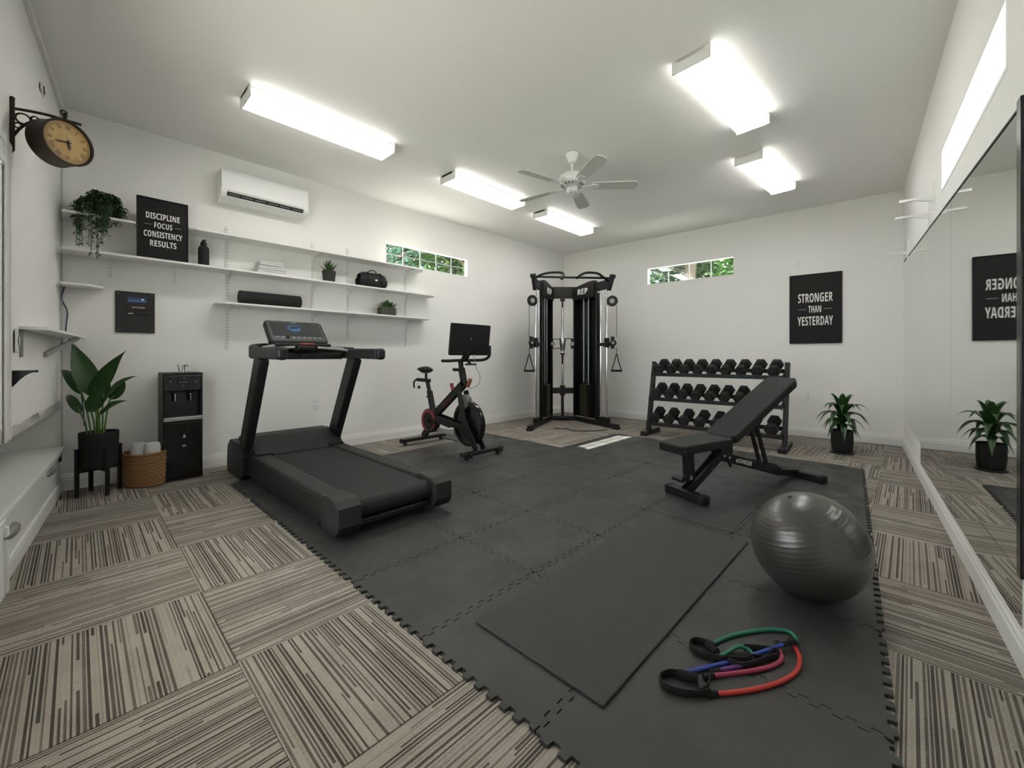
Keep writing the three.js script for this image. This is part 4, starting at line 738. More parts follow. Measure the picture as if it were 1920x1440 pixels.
{ // rosette plant by the mirror
  const t = thing('potted_plant', 'bushy rosette plant with strap leaves in a small black pot on the carpet', 'plant', [-0.565, 0, -6.05], YAW);
  part('pot', [lathe([[0, 0.022], [0.085, 0.022], [0.095, 0.035], [0.104, 0.12], [0.104, 0.262], [0.099, 0.268], [0.095, 0.262], [0.093, 0.245], [0, 0.245]], 40)], M.blackMatte, t);
  part('pot_feet', [lathe([[0, 0], [0.108, 0], [0.112, 0.008], [0.108, 0.022], [0, 0.022]], 32)], M.black, t);
  part('soil', [lathe([[0, 0.252], [0.092, 0.25], [0.092, 0.244]], 24)], M.soil, t);
  const whorl = [[0.02, 6, 0.46, 0.13, 0.10, 0.3], [0.5, 8, 0.36, 0.23, 0.16, 0.0], [1.1, 8, 0.27, 0.27, 0.14, -0.10], [1.6, 7, 0.18, 0.24, 0.10, -0.10], [2.2, 6, 0.08, 0.20, 0.09, -0.12]];
  whorl.forEach(([ph, n, y, r, lift, drop], k) => { for (let i = 0; i < n; i++) {
    const a = ph + i / n * Math.PI * 2 + rr(-0.2, 0.2), q = r * rr(0.75, 1.05), c = Math.cos(a), s = Math.sin(a), base = V(c * 0.015, 0.255 + y * 0.42, s * 0.015);
    const lf = blade(base, V(c * q * 0.5, base.y + lift + y * 0.25, s * q * 0.5), V(c * q, base.y + (k ? drop + 0.12 - k * 0.03 : lift + 0.13), s * q), 0.075, 0.35, null, 9, 4, 0.85);
    part('leaf', [lf], [M.green1, M.green2, M.green2][i % 3], t); } });
  part('stalk', [rod(V(0, 0.25, 0), V(0, 0.46, 0), 0.012, 0.008)], M.stem, t);
}
function succulent(name, label, pos, potGeo, potMat, n, len, y, group, w = 0.022, spread = 0.008) {
  const t = thing(name, label, 'plant', pos, YAW, group); t.scale.setScalar(1.32); part('pot', potGeo, potMat, t);
  for (let i = 0; i < n; i++) { const a = i * 2.4, f = i / n, c = Math.cos(a), s = Math.sin(a), r = len * (0.25 + 0.75 * f) * 0.75, h = len * (1.05 - 0.55 * f) * rr(0.9, 1.1); part('leaf', [blade(V(c * spread * f, y, s * spread * f), V(c * (r * 0.6 + spread * f), y + h * 0.55, s * (r * 0.6 + spread * f)), V(c * (r + spread * f), y + h, s * (r + spread * f)), w, 0.4, null, 6, 3, 0.6)], i % 2 ? M.green2 : M.green3, t); }
}
// hanging plant on the upper left shelf
const S1 = 2.27, S2 = 1.965, S3 = 1.635;     // shelf tops
{
  const t = thing('trailing_plant', 'trailing green plant spilling over the upper left shelf', 'plant', [-4.850, S1 - 0.012, -0.158], YAW);
  part('pot', [lathe([[0, 0], [0.055, 0], [0.06, 0.01], [0.075, 0.11], [0.07, 0.112], [0.06, 0.09], [0, 0.09]], 28)], M.charcoal, t);
  const small = (p, d, up, w) => blade(p, p.clone().addScaledVector(d, 0.55).addScaledVector(up, 0.3), p.clone().add(d), w, 0.3, null, 3, 2, 0.7);
  for (let i = 0; i < 84; i++) {
    const a = rr(0, Math.PI * 2), fr = Math.cos(a), sd = Math.sin(a);     // fr towards the room
    const longV = fr > -0.15 && i % 3 !== 0, out = rr(0.05, 0.15), dropL = longV ? rr(0.22, 0.52) * (Math.abs(sd) > 0.8 ? 0.7 : 1) : rr(0.04, 0.16);
    const zf = Math.max(fr * out, -0.06), zo = longV ? Math.max(zf, 0.135) : zf;
    const pts = [V(sd * 0.03, 0.10, fr * 0.03), V(sd * out * 0.6, 0.14 + rr(0, 0.06), zf * 0.7), V(sd * out, 0.09, longV ? zo : zf), V(sd * out * rr(0.98, 1.08), 0.09 - dropL * 0.55, zo * 1.02), V(sd * out * rr(0.95, 1.12), 0.09 - dropL, zo * rr(1.0, 1.05))];
    const c = new THREE.CatmullRomCurve3(pts, false, 'centripetal'), g = [new THREE.TubeGeometry(c, 18, 0.0016, 4)], n = longV ? 42 : 24;
    for (let k = 2; k < n; k++) { const u = k / n, p = c.getPoint(u), b = rr(0, 6.28), L = rr(0.024, 0.042) * (u > 0.8 ? 0.75 : 1); g.push(small(p, V(Math.cos(b) * L, -L * rr(0.1, 0.8), Math.sin(b) * L), V(0, L, 0), L * 0.62)); }
    part('vine', g, [M.green2, M.green3, M.green3, M.green2][i % 4], t);
  }
}

// ---------------------------------------------------------------- wall shelves on slotted standards
const DEP = 0.26;
function shelfBoard(label, z0, z1, y, clipA, clipB, dep = DEP) {
  const t = thing('wall_shelf', label, 'shelf', [XL, y, 0], 0, 'white shelves on the left wall');
  const pts = [[0.012, -z0], [dep - (clipA ? 0.05 : 0), -z0], [dep, -z0 + (clipA ? 0.06 : 0)], [dep, -z1 - (clipB ? 0.09 : 0)], [dep - (clipB ? 0.10 : 0), -z1], [0.012, -z1]];
  part('board', [extr(pts.map(([a, b]) => [a, b]), 0.016, 0.001).rotateX(-Math.PI / 2).translate(0, -0.017, 0)], M.shelf, t);
  return t;
}
const s1a = shelfBoard('short white shelf high on the left behind the trailing plant', 0.085, -0.342, S1 - 0.012, false, false);
const s1b = shelfBoard('top white shelf running from the black bottle to the window', -0.70, -3.32, S1 + 0.03, true, true);
const s2 = shelfBoard('long middle white shelf holding towels, bottle and gym bag', 0.085, -3.50, S2, false, true);
const s3 = shelfBoard('lowest long white shelf holding the foam roller', -0.93, -3.42, S3, true, true);
const s4 = shelfBoard('small white shelf in the left corner above the blue cable', 0.09, -0.15, 1.695, false, true, 0.22);
function bracketArm(parent, z, dep) {   // curved bracket under a board; parent sits at the board's top
  part('bracket', [sweepZ([V(0.018, -0.10, z), V(0.03, -0.06, z), V(0.07, -0.032, z), V(0.14, -0.026, z), V(dep - 0.05, -0.025, z)])], M.shelf, parent);
}
function sweepZ(p) { return tube(p, 0.0075, 18, 6); }
const uprights = [[-1.052, 1.18, 2.43], [-1.891, 1.40, 2.44], [-2.311, 1.34, 2.45], [-3.132, 1.24, 2.31]];
uprights.forEach(([z, y0, y1], i) => {
  const nm = ['below the air conditioner', 'behind the treadmill console', 'beside the small potted plant', 'under the left window'][i];
  const t = thing('shelf_standard', `white slotted shelf standard ${nm}`, 'bracket', [XL, 0, z], 0, 'slotted standards on the left wall');
  part('channel', [rb(0.014, y1 - y0, 0.026, 0.008, (y0 + y1) / 2, 0, 0.003)], M.shelf, t);
  const sl = []; for (let y = y0 + 0.03; y < y1 - 0.02; y += 0.032) sl.push(box(0.002, 0.013, 0.005, 0.0152, y, -0.005), box(0.002, 0.013, 0.005, 0.0152, y, 0.005));
  part('slot', sl, M.grey, t);
  for (const s of [s1b, s2, s3]) if (!(s === s1b && z > -0.7)) bracketArm(s, z, DEP);
});
for (const [z, y0] of [[-0.198, 1.795], [-0.635, 1.795]]) {
  const t = thing('shelf_standard', z > -0.3 ? 'short slotted shelf standard below the trailing plant' : 'short slotted shelf standard below the discipline poster', 'bracket', [XL, 0, z], 0, 'slotted standards on the left wall');
  part('channel', [rb(0.014, S2 - 0.02 - y0, 0.026, 0.008, (S2 - 0.02 + y0) / 2, 0, 0.003)], M.shelf, t);
  const sl = []; for (let y = y0 + 0.02; y < S2 - 0.04; y += 0.028) sl.push(box(0.002, 0.012, 0.006, 0.0152, y, 0)); part('slot', sl, M.grey, t);
}
{ // ledge on the near wall with a diagonal brace
  const t = thing('corner_ledge', 'white ledge shelf with diagonal brace on the wall below the clock', 'shelf', [0, 0, 0]);
  const a = nearPt(0.02, 1.262, 0.002), b = nearPt(1.5, 1.262, 0.002), c = nearPt(1.5, 1.262, 0.105), d = nearPt(0.10, 1.262, 0.16), e = nearPt(0.02, 1.262, 0.125);
  part('board', [extr([a, b, c, d, e].map((p) => [p.x, -p.z]), 0.016, 0.001).rotateX(-Math.PI / 2).translate(0, 1.254, 0)], M.shelf, t);
  part('brace', [beam(nearPt(0.75, 1.115, 0.008), nearPt(0.30, 1.25, 0.13), 0.016, 0.03, 0.003), beam(nearPt(1.47, 1.10, 0.006), nearPt(1.47, 1.252, 0.006), 0.012, 0.03, 0.003)], M.grey, t);
}
// blue network cable in the corner
solid('network_cable', [tube([V(-5.018, 1.68, 0.075), V(-5.022, 1.58, 0.09), V(-5.02, 1.48, 0.06), V(-5.02, 1.30, 0.065), V(-5.02, 1.20, 0.03), V(-5.02, 1.10, 0.035), V(-5.02, 0.95, 0.0), V(-5.022, 0.70, -0.03), V(-5.02, 0.52, -0.04)], 0.0055, 70, 6)], std([0.03, 0.07, 0.11], 0.5), 'thin blue network cable hanging in the left corner', 'cable');

// things on the shelves
function poster(name, label, w, h, pos, turn, tilt, lines, frameW, glazed, group) {
  const t = thing(name, label, 'poster', pos, turn, group);
  const tex = canvasTex(768, Math.round(768 * h / w), (c, W, Hh) => {
    c.fillStyle = '#111111'; c.fillRect(0, 0, W, Hh); c.fillStyle = '#e6e4de'; c.textAlign = 'center'; c.textBaseline = 'alphabetic';
    for (const [s, fy, size, ww, rule] of lines) {
      c.save(); c.translate(W / 2, Hh * fy); c.font = `bold ${Math.round(Hh * size / 0.72)}px sans-serif`; const m = c.measureText(s).width; c.scale(W * ww / m, 1); c.fillText(s, 0, 0); c.restore();
      if (rule) { const y = Hh * (fy - size / 2); c.fillRect(W * (0.5 - ww / 2 - rule[0]), y, W * rule[1], Hh * 0.0035); c.fillRect(W * (0.5 + ww / 2 + rule[0] - rule[1]), y, W * rule[1], Hh * 0.0035); }
    }
  });
  const pm = new THREE.MeshPhysicalMaterial({ map: tex, roughness: 0.55, specularIntensity: 0.5 });
  const X = new THREE.Matrix4().makeTranslation(0, h / 2, 0).premultiply(new THREE.Matrix4().makeRotationX(-tilt));
  part('frame', [rb(w, frameW, 0.022, 0, h / 2 - frameW / 2, 0), rb(w, frameW, 0.022, 0, -h / 2 + frameW / 2, 0), rb(frameW, h - 2 * frameW, 0.022, w / 2 - frameW / 2, 0, 0), rb(frameW, h - 2 * frameW, 0.022, -w / 2 + frameW / 2, 0, 0), box(w - 0.01, h - 0.01, 0.006, 0, 0, -0.006)].map((g) => g.applyMatrix4(X)), M.blackMatte, t);
  part('print', [new THREE.PlaneGeometry(w - 2 * frameW + 0.002, h - 2 * frameW + 0.002).translate(0, 0, 0.003).applyMatrix4(X)], pm, t, 'black print with white capitals');
  if (glazed === 'glass') part('glazing', [box(w - 2 * frameW, h - 2 * frameW, 0.0015, 0, 0, 0.007).applyMatrix4(X)], M.clockGlass, t);
}
poster('framed_poster', 'black poster reading DISCIPLINE FOCUS CONSISTENCY RESULTS leaning on the middle shelf', 0.355, 0.535, [XL + 0.235, S2 + 0.001, -0.528], Math.PI / 2, 0.03, [['DISCIPLINE', 0.335, 0.10, 0.70], ['FOCUS', 0.485, 0.094, 0.38, [0.18, 0.13]], ['CONSISTENCY', 0.645, 0.10, 0.78], ['RESULTS', 0.80, 0.10, 0.55]], 0.008);
{ const p = onLine(FAR, sFar(-0.943)); poster('framed_poster', 'black poster reading STRONGER THAN YESTERDAY on the far wall', 0.585, 0.955, [p[0], 1.287, p[1] + 0.014], lineTurn(FAR), 0, [['STRONGER', 0.405, 0.132, 0.69], ['THAN', 0.557, 0.10, 0.265, [0.20, 0.16]], ['YESTERDAY', 0.745, 0.132, 0.70]], 0.013, true); }
{
  const t = thing('water_bottle', 'matte black sports bottle on the middle shelf beside the poster', 'bottle', [XL + 0.15, S2, -0.835], YAW);
  part('body', [lathe([[0, 0], [0.04, 0], [0.044, 0.006], [0.044, 0.165], [0.04, 0.185], [0.024, 0.20], [0.022, 0.205], [0, 0.205]], 32)], M.blackMatte, t);
  const cap = part('cap', [lathe([[0, 0.205], [0.026, 0.205], [0.026, 0.228], [0.018, 0.234], [0.012, 0.252], [0, 0.254]], 24)], M.black, t); part('loop', [new THREE.TorusGeometry(0.013, 0.0035, 6, 18).translate(0.006, 0.247, 0)], M.black, cap);
}
for (let i = 0; i < 3; i++) {
  const t = thing('folded_towel', ['white folded towel at the bottom of the shelf stack', 'white folded towel in the middle of the shelf stack', 'white folded towel on top of the shelf stack'][i], 'towel', [XL + 0.14 + (i === 2 ? 0.004 : 0), S2 + i * 0.042, -1.405 - (i === 2 ? -0.005 : 0.008 * i)], Math.PI / 2, 'folded towels on the middle shelf');
  const w = [0.275, 0.265, 0.23][i];
  part('fold', [rb(w, 0.0205, 0.19, 0, 0.0105, 0, 0.01, 3)], M.towel, t); part('fold', [rb(w - 0.004, 0.0205, 0.186, 0.001, 0.031, -0.001, 0.01, 3)], M.towel, t);
}
succulent('potted_succulent', 'small spiky plant in a dark round pot on the middle shelf', [XL + 0.16, S2, -2.02], [lathe([[0, 0], [0.044, 0], [0.048, 0.005], [0.058, 0.10], [0.054, 0.102], [0.05, 0.085], [0, 0.085]], 28)], M.charcoal, 26, 0.12, 0.085, 'small shelf plants', 0.02);
{
  const oct = []; for (let i = 0; i < 8; i++) { const a = i * Math.PI / 4 + 0.39; oct.push([0.085 * Math.cos(a), 0.065 * Math.sin(a)]); }
  succulent('potted_succulent', 'low leafy plant in a faceted olive pot on the lowest shelf', [XL + 0.16, S3, -2.76], [extr(oct, 0.065, 0.006).rotateX(-Math.PI / 2).translate(0, 0.006, 0)], std([0.035, 0.036, 0.022], 0.5), 44, 0.085, 0.068, 'small shelf plants', 0.026, 0.055);
}
{ // foam roller
  const t = thing('foam_roller', 'black foam roller lying on the lowest shelf', 'foam roller', [XL + 0.135, S3 + 0.0705, -1.42]);
  const pts = []; for (let i = 0; i <= 60; i++) { const z = -0.285 + 0.57 * i / 60; pts.push([0.07 - (i % 4 === 0 ? 0.002 : 0), z]); }
  part('roller_body', [lathe([[0.0, -0.292], [0.062, -0.292], [0.068, -0.289], ...pts, [0.068, 0.289], [0.062, 0.292], [0, 0.292]], 40).rotateX(Math.PI / 2)], M.rubber, t);
  for (const s of [-1, 1]) part('end_ring', [new THREE.TorusGeometry(0.045, 0.004, 6, 32).translate(0, 0, s * 0.2925)], M.charcoal, t);
}
{ // gym bag
  const t = thing('gym_bag', 'black duffel gym bag on the middle shelf', 'bag', [XL + 0.14, S2, -2.56], Math.PI / 2);
  const bag = surf((u, v) => { const a = v * Math.PI * 2, e = Math.pow(Math.sin(Math.PI * (0.02 + 0.96 * u)), 0.11), n = 4.2, c = Math.cos(a), s = Math.sin(a), r = Math.pow(Math.pow(Math.abs(c), n) + Math.pow(Math.abs(s), n), -1 / n), top = s > 0 ? 1 - 0.10 * c * c : 1; return V((u - 0.5) * 0.36 * (s > 0.2 ? 0.93 : 1), 0.096 + 0.094 * s * r * e * top, 0.095 * c * r * e * (s > 0 ? 1 - 0.35 * s : 1)); }, 28, 40);
  part('body', [bag], M.vinyl, t);
  for (const x of [-0.09, 0.09]) part('webbing', [tube([V(x, 0.01, 0.098), V(x, 0.08, 0.099), V(x * 0.98, 0.165, 0.082), V(x * 0.9, 0.192, 0.03)], 0.006, 18, 6)], M.blackMatte, t);
  part('carry_handle', [tube([V(-0.06, 0.187, 0.02), V(-0.03, 0.216, 0.02), V(0.03, 0.216, 0.02), V(0.06, 0.187, 0.02)], 0.006, 20, 8)], M.blackMatte, t);
  part('zip', [beam(V(-0.14, 0.190, 0), V(0.14, 0.190, 0), 0.01, 0.004, 0.001)], M.charcoal, t);
  part('logo_patch', [extr(rrect(0.034, 0.02, 0.009), 0.002).rotateX(-0.12).translate(0.015, 0.09, 0.0955)], M.text, t, 'small white logo patch');
}

// ---------------------------------------------------------------- split air conditioner
{
  const t = thing('air_conditioner', 'white split air conditioner high on the left wall', 'air conditioner', [XL, 2.66, -1.372]);
  const prof = [[0.004, 0.0], [0.004, 0.29], [0.14, 0.29], [0.185, 0.28], [0.20, 0.25], [0.203, 0.09], [0.195, 0.075], [0.12, 0.072], [0.10, 0.03], [0.06, 0.0]];
  part('body', [extr(prof, 0.80, 0.004).rotateY(0).translate(0, 0, -0.40)], M.plastic, t);
  for (const s of [-1, 1]) part('end_cheek', [extr([[0.03, 0], [0.09, 0.0], [0.17, 0.02], [0.198, 0.055], [0.203, 0.088], [0.03, 0.088]], 0.045, 0.003).translate(0, 0, s > 0 ? 0.36 : -0.405)], M.plastic, t);
  part('outlet_cavity', [rb(0.10, 0.055, 0.72, 0.115, 0.048, 0, 0.004)], M.blackMatte, t, 'dark air outlet');
  for (let i = 0; i < 6; i++) part('louvre', [beam(V(0.172, 0.052, -0.345 + i * 0.118), V(0.172, 0.052, -0.245 + i * 0.118), 0.02, 0.006, 0.002)], M.grey, t);
  part('flap', [extr([[0.10, -0.012], [0.185, 0.018], [0.195, 0.026], [0.185, 0.026], [0.10, 0.0]], 0.74, 0.001).translate(0, 0, -0.37)], M.plastic, t);
  part('display_light', [rb(0.002, 0.012, 0.016, 0.2075, 0.10, -0.30, 0.0008)], M.white, t);
}
// black control panel
{
  const t = thing('control_panel', 'black wall control panel with small blue display', 'panel', [XL, 1.501, -0.36], Math.PI / 2);
  part('plate', [rb(0.264, 0.366, 0.012, 0, 0, 0.008, 0.003)], M.charcoal, t);
  const disp = canvasTex(256, 96, (c, w, h) => { c.fillStyle = '#152038'; c.fillRect(0, 0, w, h); c.fillStyle = '#2f5591'; c.fillRect(6, 62, 244, 26); c.fillStyle = '#4d7fc0'; for (let i = 0; i < 8; i++) c.fillRect(22 + i * 17, 30 + (i % 3) * 7, 11, 5); c.fillStyle = '#0a1020'; c.fillRect(10, 12, 150, 14); c.fillStyle = '#dfe9f5'; c.beginPath(); c.ellipse(200, 42, 20, 12, 0, 0, 7); c.fill(); });
  part('display', [new THREE.PlaneGeometry(0.128, 0.048).translate(0.012, 0.115, 0.0146)], new THREE.MeshStandardMaterial({ color: lin(0.02, 0.02, 0.03), roughness: 0.3, emissive: lin(1, 1, 1), emissiveMap: disp, emissiveIntensity: 0.6 }), t, 'small lit blue display');
  part('recess', [rb(0.155, 0.085, 0.004, 0.018, 0.02, 0.0135, 0.001)], M.blackGloss, t);
  part('label_strip', [rb(0.09, 0.016, 0.003, 0.018, 0.045, 0.0155, 0.001)], std([0.2, 0.15, 0.15], 0.5), t); part('indicator', [-0.045, -0.035, -0.022].map((x) => rb(0.009, 0.008, 0.003, x + 0.0, -0.012, 0.0155, 0.001)), M.text, t);
  part('screw', [[-1, -1], [1, -1], [-1, 1], [1, 1]].map(([a, b]) => new THREE.CylinderGeometry(0.004, 0.004, 0.003, 10).rotateX(Math.PI / 2).translate(a * 0.112, b * 0.162, 0.015)), M.steel, t);
}

// ---------------------------------------------------------------- water dispenser (front towards +x)
{
  const t = thing('water_dispenser', 'tall black water dispenser against the left wall', 'water dispenser', [-4.855, 0, -0.655]);
  const w = 0.285, fx = 0.165;
  part('cabinet', [rb(0.03, 0.94, w, -0.148, 0.475, 0, 0.006), rb(0.30, 0.94, 0.016, 0, 0.475, w / 2 - 0.008, 0.006), rb(0.30, 0.94, 0.016, 0, 0.475, -w / 2 + 0.008, 0.006), rb(0.31, 0.03, w, 0, 0.945, 0, 0.008), rb(0.29, 0.03, w - 0.02, 0, 0.02, 0, 0.004)], M.black, t);
  const low = part('lower_door', [rb(0.03, 0.50, w - 0.012, fx - 0.018, 0.275, 0, 0.012, 3)], M.blackGloss, t);
  part('drop_mark', [extr([[-0.012, 0], [0, 0.028], [0.012, 0], [0.006, -0.006], [-0.006, -0.006]], 0.001).rotateY(Math.PI / 2).translate(fx - 0.002, 0.385, -0.005), extr([[-0.014, 0], [0.014, 0], [0.012, 0.016], [-0.012, 0.016]], 0.001).rotateY(Math.PI / 2).translate(fx - 0.002, 0.30, -0.005)], M.grey, low);
  part('silver_band', [rb(0.034, 0.036, w - 0.008, fx - 0.014, 0.548, 0, 0.006)], M.steel, t, 'silver band across the front');
  part('alcove', [rb(0.01, 0.24, w - 0.03, 0.06, 0.685, 0, 0.002), rb(0.11, 0.012, w - 0.03, 0.105, 0.568, 0, 0.002)], M.blackGloss, t);
  for (const z of [0.055, -0.055]) { const s = part('spout', [rod(V(0.07, 0.765, z), V(0.125, 0.765, z), 0.014), rod(V(0.122, 0.70, z), V(0.122, 0.768, z), 0.009)], M.blackMatte, t); part('tap', [rod(V(0.135, 0.705, z), V(0.135, 0.755, z), 0.006), new THREE.SphereGeometry(0.011, 12, 8).translate(0.133, 0.765, z)], M.chrome, s); }
  const hd = part('control_head', [rb(0.10, 0.15, w - 0.006, fx - 0.055, 0.865, 0, 0.014, 3)], M.blackGloss, t);
  part('button', [[-0.09, 0.885], [0.02, 0.875], [0.0, 0.875], [-0.02, 0.875], [0.005, 0.91], [0.09, 0.878], [0.0, 0.845]].map(([z, y]) => rb(0.002, 0.006, 0.013, fx - 0.0045, y, -z, 0.0008)), M.grey, hd);
  part('top_faucet', [rod(V(0.02, 0.955, -0.02), V(0.02, 1.02, -0.02), 0.012, 0.010), lathe([[0, 0], [0.018, 0], [0.022, 0.012], [0.012, 0.02], [0, 0.022]], 18).translate(0.025, 1.015, -0.035), tube([V(0.02, 0.955, 0.012), V(0.022, 1.0, 0.016), V(0.02, 1.03, 0.022)], 0.006, 10, 8)], M.steel, t, 'small steel tap on top');
}

// ---------------------------------------------------------------- wicker basket with rolled towels
{
  const t = thing('wicker_basket', 'woven tan oval wicker basket beside the water dispenser', 'basket', [-4.765, 0, -0.40], YAW);
  const rows = 14, cols = 38, Hb = 0.265, ax = 0.165, az = 0.115;
  const weave = (inner) => surf((u, v) => { const a = v * Math.PI * 2, y = u * Hb, row = u * rows, k = Math.floor(Math.min(row, rows - 0.001)), f = row - k, ph = k % 2 ? Math.PI : 0, bulge = Math.sin(Math.PI * f), wv = 0.5 + 0.5 * Math.sin(a * cols / 2 + ph), d = inner ? -0.010 : 0.008 * bulge * (0.35 + 0.65 * wv) + 0.0015 * Math.sin(a * 7 + k), tp = 0.90 + 0.10 * u - 0.05 * u * u; return V((ax * tp + d) * Math.cos(a), 0.008 + y, (az * tp + d) * Math.sin(a)); }, inner ? 4 : rows * 6, inner ? 40 : cols * 5);
  const tan = std([0.36, 0.205, 0.085], 0.75, { map: dataTex(128, (x, y) => { const g = nD[(y * 2 % 256) * 256 + x * 2 % 256], h2 = nB[(y % 256) * 256 + (x * 5) % 256]; const k = 0.72 + 0.28 * g + 0.25 * (h2 - 0.5); return [k, k * 0.97, k * 0.92]; }, true) });
  tan.map.repeat.set(6, 10);
  part('woven_wall', [weave(false)], tan, t); part('inner_wall', [weave(true)], std([0.22, 0.12, 0.05], 0.85, { side: THREE.DoubleSide }), t);
  const ring = []; for (let i = 0; i < 40; i++) { const a = i / 40 * Math.PI * 2; ring.push(V(ax * 0.95 * Math.cos(a), Hb + 0.008 + 0.012 * Math.pow(Math.abs(Math.cos(a)), 3), az * 0.95 * Math.sin(a))); }
  part('rim', [tube(ring, 0.009, 120, 8, true)], tan, t);
  part('base', [lathe([[0, 0], [1, 0], [1, 0.012], [0, 0.012]], 36).scale(ax * 0.9, 1, az * 0.9)], tan, t);
  for (const [i, lx] of [[0, -0.052], [1, 0.068]]) {
    const p = V(lx, 0.012, 0.0).applyAxisAngle(UPV, YAW).add(V(-4.765, 0, -0.40));
    const q = thing('rolled_towel', i ? 'white rolled towel at the right in the wicker basket' : 'white rolled towel at the left in the wicker basket', 'towel', p.toArray(), YAW, 'rolled towels in the basket');
    part('roll', [lathe([[0, 0], [0.047, 0], [0.053, 0.01], [0.054, 0.32], [0.05, 0.342], [0.04, 0.352], [0.022, 0.354], [0.012, 0.348], [0, 0.348]], 36)], M.towel, q);
    const sp = []; for (let k = 0; k < 40; k++) { const a = k * 0.36, r = 0.008 + 0.042 * k / 40; sp.push(V(r * Math.cos(a), 0.3505 - 0.004 * Math.pow(k / 40, 3), r * Math.sin(a))); } part('spiral_edge', [tube(sp, 0.003, 100, 5)], M.towel, q);
  }
}

// ---------------------------------------------------------------- low white bench in the niche
{
  const t = thing('storage_bench', 'low white storage bench with drawer pulls in the wall niche', 'bench', [NEAR[0][0], 0, NEAR[0][1]], nearTurn);
  const L = 2.08;
  part('top', [rb(L, 0.03, 0.47, L / 2 + 0.02, 0.355, 0.205, 0.004)], std([0.84, 0.84, 0.82], 0.4), t);
  part('front', [rb(L - 0.01, 0.33, 0.018, L / 2 + 0.02, 0.175, 0.004, 0.002)], M.white, t);
  part('base_trim', [rb(L, 0.075, 0.02, L / 2 + 0.02, 0.0375, -0.008, 0.004), rb(L, 0.02, 0.014, L / 2 + 0.02, 0.085, -0.010, 0.004), rb(L, 0.035, 0.012, L / 2 + 0.02, 0.325, -0.010, 0.003)], M.white, t);
  part('end_post', [rb(0.10, 0.35, 0.05, L - 0.03, 0.175, -0.012, 0.006), rb(0.03, 0.30, 0.012, L - 0.045, 0.17, -0.042, 0.003)], M.white, t);
  for (const x of [0.55, 1.95]) part('drawer_pull', [new THREE.SphereGeometry(1, 20, 10, 0, Math.PI * 2, 0, Math.PI / 2).scale(0.11, 0.03, 0.03).rotateX(-Math.PI / 2).translate(x, 0.275, -0.005 - (x > 1.5 ? 0.034 : 0))], std([0.36, 0.36, 0.35], 0.4, { metalness: 0.6 }), t, 'grey cup pull');
  part('latch', [rb(0.06, 0.075, 0.014, 0.08, 0.295, -0.010, 0.005)], M.black, t);
}

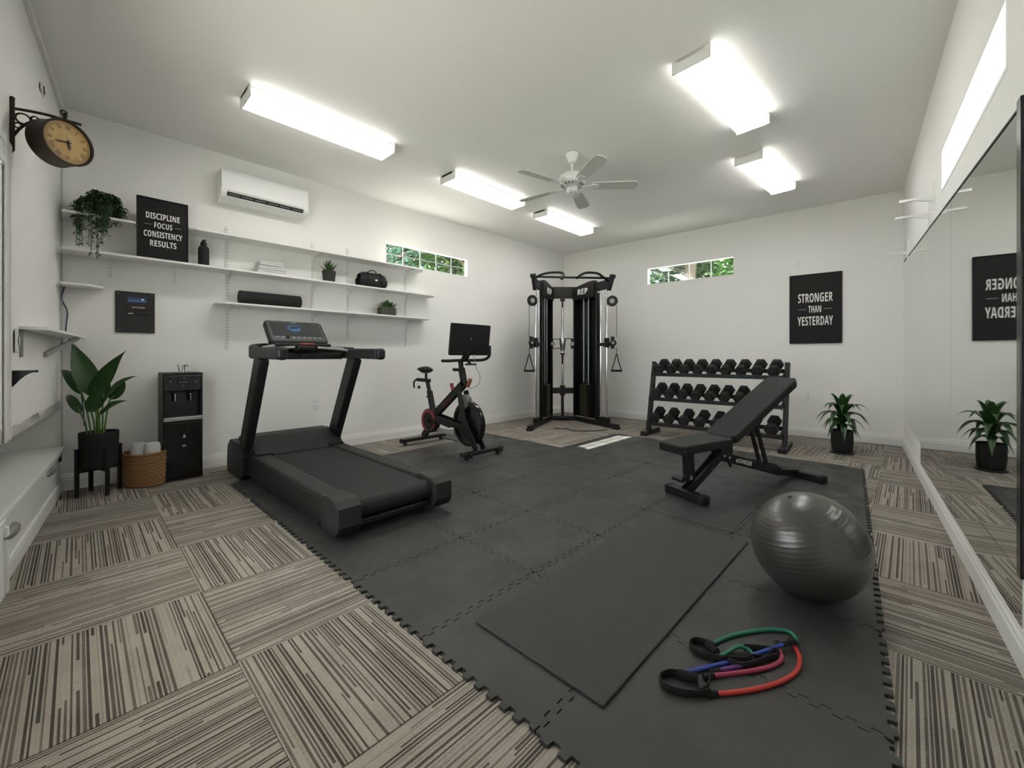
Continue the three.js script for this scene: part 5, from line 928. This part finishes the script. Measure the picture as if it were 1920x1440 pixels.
// ---------------------------------------------------------------- bracket clock (plate on the near wall, faces along x)
{
  const t = thing('bracket_clock', 'antique double-sided station clock with Roman numerals on a scrolled iron bracket', 'clock', [-3.33, 2.3, 0]);
  const pz = 0.232, cy = -0.040, cz = 0.062, R = 0.115, D = 0.058, turned = (g) => g.translate(0, 0, -cz).rotateY(0.62).translate(0, 0, cz);
  part('wall_plate', [beam(V(0.0, -0.135, pz), V(0.0, 0.125, pz), 0.018, 0.018, 0.004), new THREE.SphereGeometry(0.011, 12, 8).translate(0, 0.128, pz), lathe([[0, -0.02], [0.006, -0.008], [0.011, 0], [0, 0]], 10).translate(0, -0.135, pz)], M.bronze, t);
  part('scroll_arm', [tube([V(0, 0.078, pz), V(0, 0.088, 0.17), V(0, 0.094, 0.10), V(0, 0.092, 0.05), V(0, 0.092, 0.0), V(0, 0.090, -0.015)], 0.0075, 40, 8), tube([V(0, -0.07, pz), V(0, -0.005, 0.20), V(0, 0.045, 0.155), V(0, 0.068, 0.10), V(0, 0.078, 0.06)], 0.0065, 40, 8)], M.bronze, t);
  part('scroll_ring', [new THREE.TorusGeometry(0.026, 0.0045, 8, 30).rotateY(Math.PI / 2).translate(0, 0.038, 0.196), new THREE.TorusGeometry(0.013, 0.004, 8, 24).rotateY(Math.PI / 2).translate(0, 0.053, 0.155), new THREE.TorusGeometry(0.013, 0.004, 8, 24).rotateY(Math.PI / 2).translate(0, -0.003, 0.213)], M.bronze, t);
  part('finial', [lathe([[0, 0], [0.012, 0.004], [0.008, 0.014], [0.014, 0.026], [0.008, 0.038], [0, 0.042]], 14).translate(0, 0.092, 0.048), new THREE.TorusGeometry(0.012, 0.004, 8, 20).rotateY(Math.PI / 2).translate(0, 0.13, 0.052), beam(V(0, 0.068, 0.048), V(0, 0.094, 0.048), 0.02, 0.02, 0.004)], M.bronze, t);
  part('drum', [lathe([[R - 0.008, -D + 0.008], [R, -D], [R + 0.004, -D + 0.006], [R + 0.001, -D + 0.02], [R + 0.001, D - 0.02], [R + 0.004, D - 0.006], [R, D], [R - 0.008, D - 0.008]], 56).rotateZ(-Math.PI / 2).translate(0, cy, cz)].map(turned), M.bronze, t);
  const face = canvasTex(512, 512, (c, w) => {
    c.fillStyle = '#b9975f'; c.fillRect(0, 0, w, w); c.globalAlpha = 0.22; for (let i = 0; i < 400; i++) { const a = i * 2.399, r = 250 * Math.sqrt((i * 0.618) % 1); c.fillStyle = i % 2 ? '#d8bd85' : '#8d6a3c'; c.beginPath(); c.arc(256 + r * Math.cos(a), 256 + r * Math.sin(a), 6 + i % 17, 0, 7); c.fill(); } c.globalAlpha = 1;
    c.strokeStyle = '#3a2615'; c.lineWidth = 3; for (const r of [240, 226]) { c.beginPath(); c.arc(256, 256, r, 0, 7); c.stroke(); } for (let i = 0; i < 60; i++) { const a = i * Math.PI / 30; c.beginPath(); c.moveTo(256 + 226 * Math.cos(a), 256 + 226 * Math.sin(a)); c.lineTo(256 + 240 * Math.cos(a), 256 + 240 * Math.sin(a)); c.stroke(); }
    c.fillStyle = '#1d120a'; c.textAlign = 'center'; c.textBaseline = 'middle'; c.font = 'bold 54px serif'; ['XII', 'I', 'II', 'III', 'IIII', 'V', 'VI', 'VII', 'VIII', 'IX', 'X', 'XI'].forEach((s, i) => { const a = i * Math.PI / 6; c.save(); c.translate(256, 256); c.rotate(a); c.translate(0, -190); c.scale(0.72, 1.15); c.fillText(s, 0, 0); c.restore(); });
    c.font = '20px serif'; c.fillText('R', 246, 190);
  });
  const fm = new THREE.MeshStandardMaterial({ map: face, roughness: 0.55 });
  for (const s of [1, -1]) {
    const f = part('dial', [new THREE.CircleGeometry(R - 0.009, 56).rotateY(s * Math.PI / 2).translate(s * (D - 0.014), cy, cz)].map(turned), fm, t, 'aged cream dial with Roman numerals');
    const hand = (ang, len, w) => { const g = extr([[-w, -0.012], [w, -0.012], [w * 1.4, len * 0.6], [0, len], [-w * 1.4, len * 0.6]], 0.0015).rotateZ(-ang).rotateY(s * Math.PI / 2).translate(s * (D - 0.011), cy, cz); return g; };
    part('clock_hand', [hand(5.72 * Math.PI / 6, 0.042, 0.004)].map(turned), M.black, f); part('clock_hand', [hand(43 * Math.PI / 30, 0.066, 0.0025), new THREE.SphereGeometry(0.007, 12, 8).translate(s * (D - 0.011), cy, cz)].map(turned), M.black, f);
  }
}
renderer.render(scene, camera);
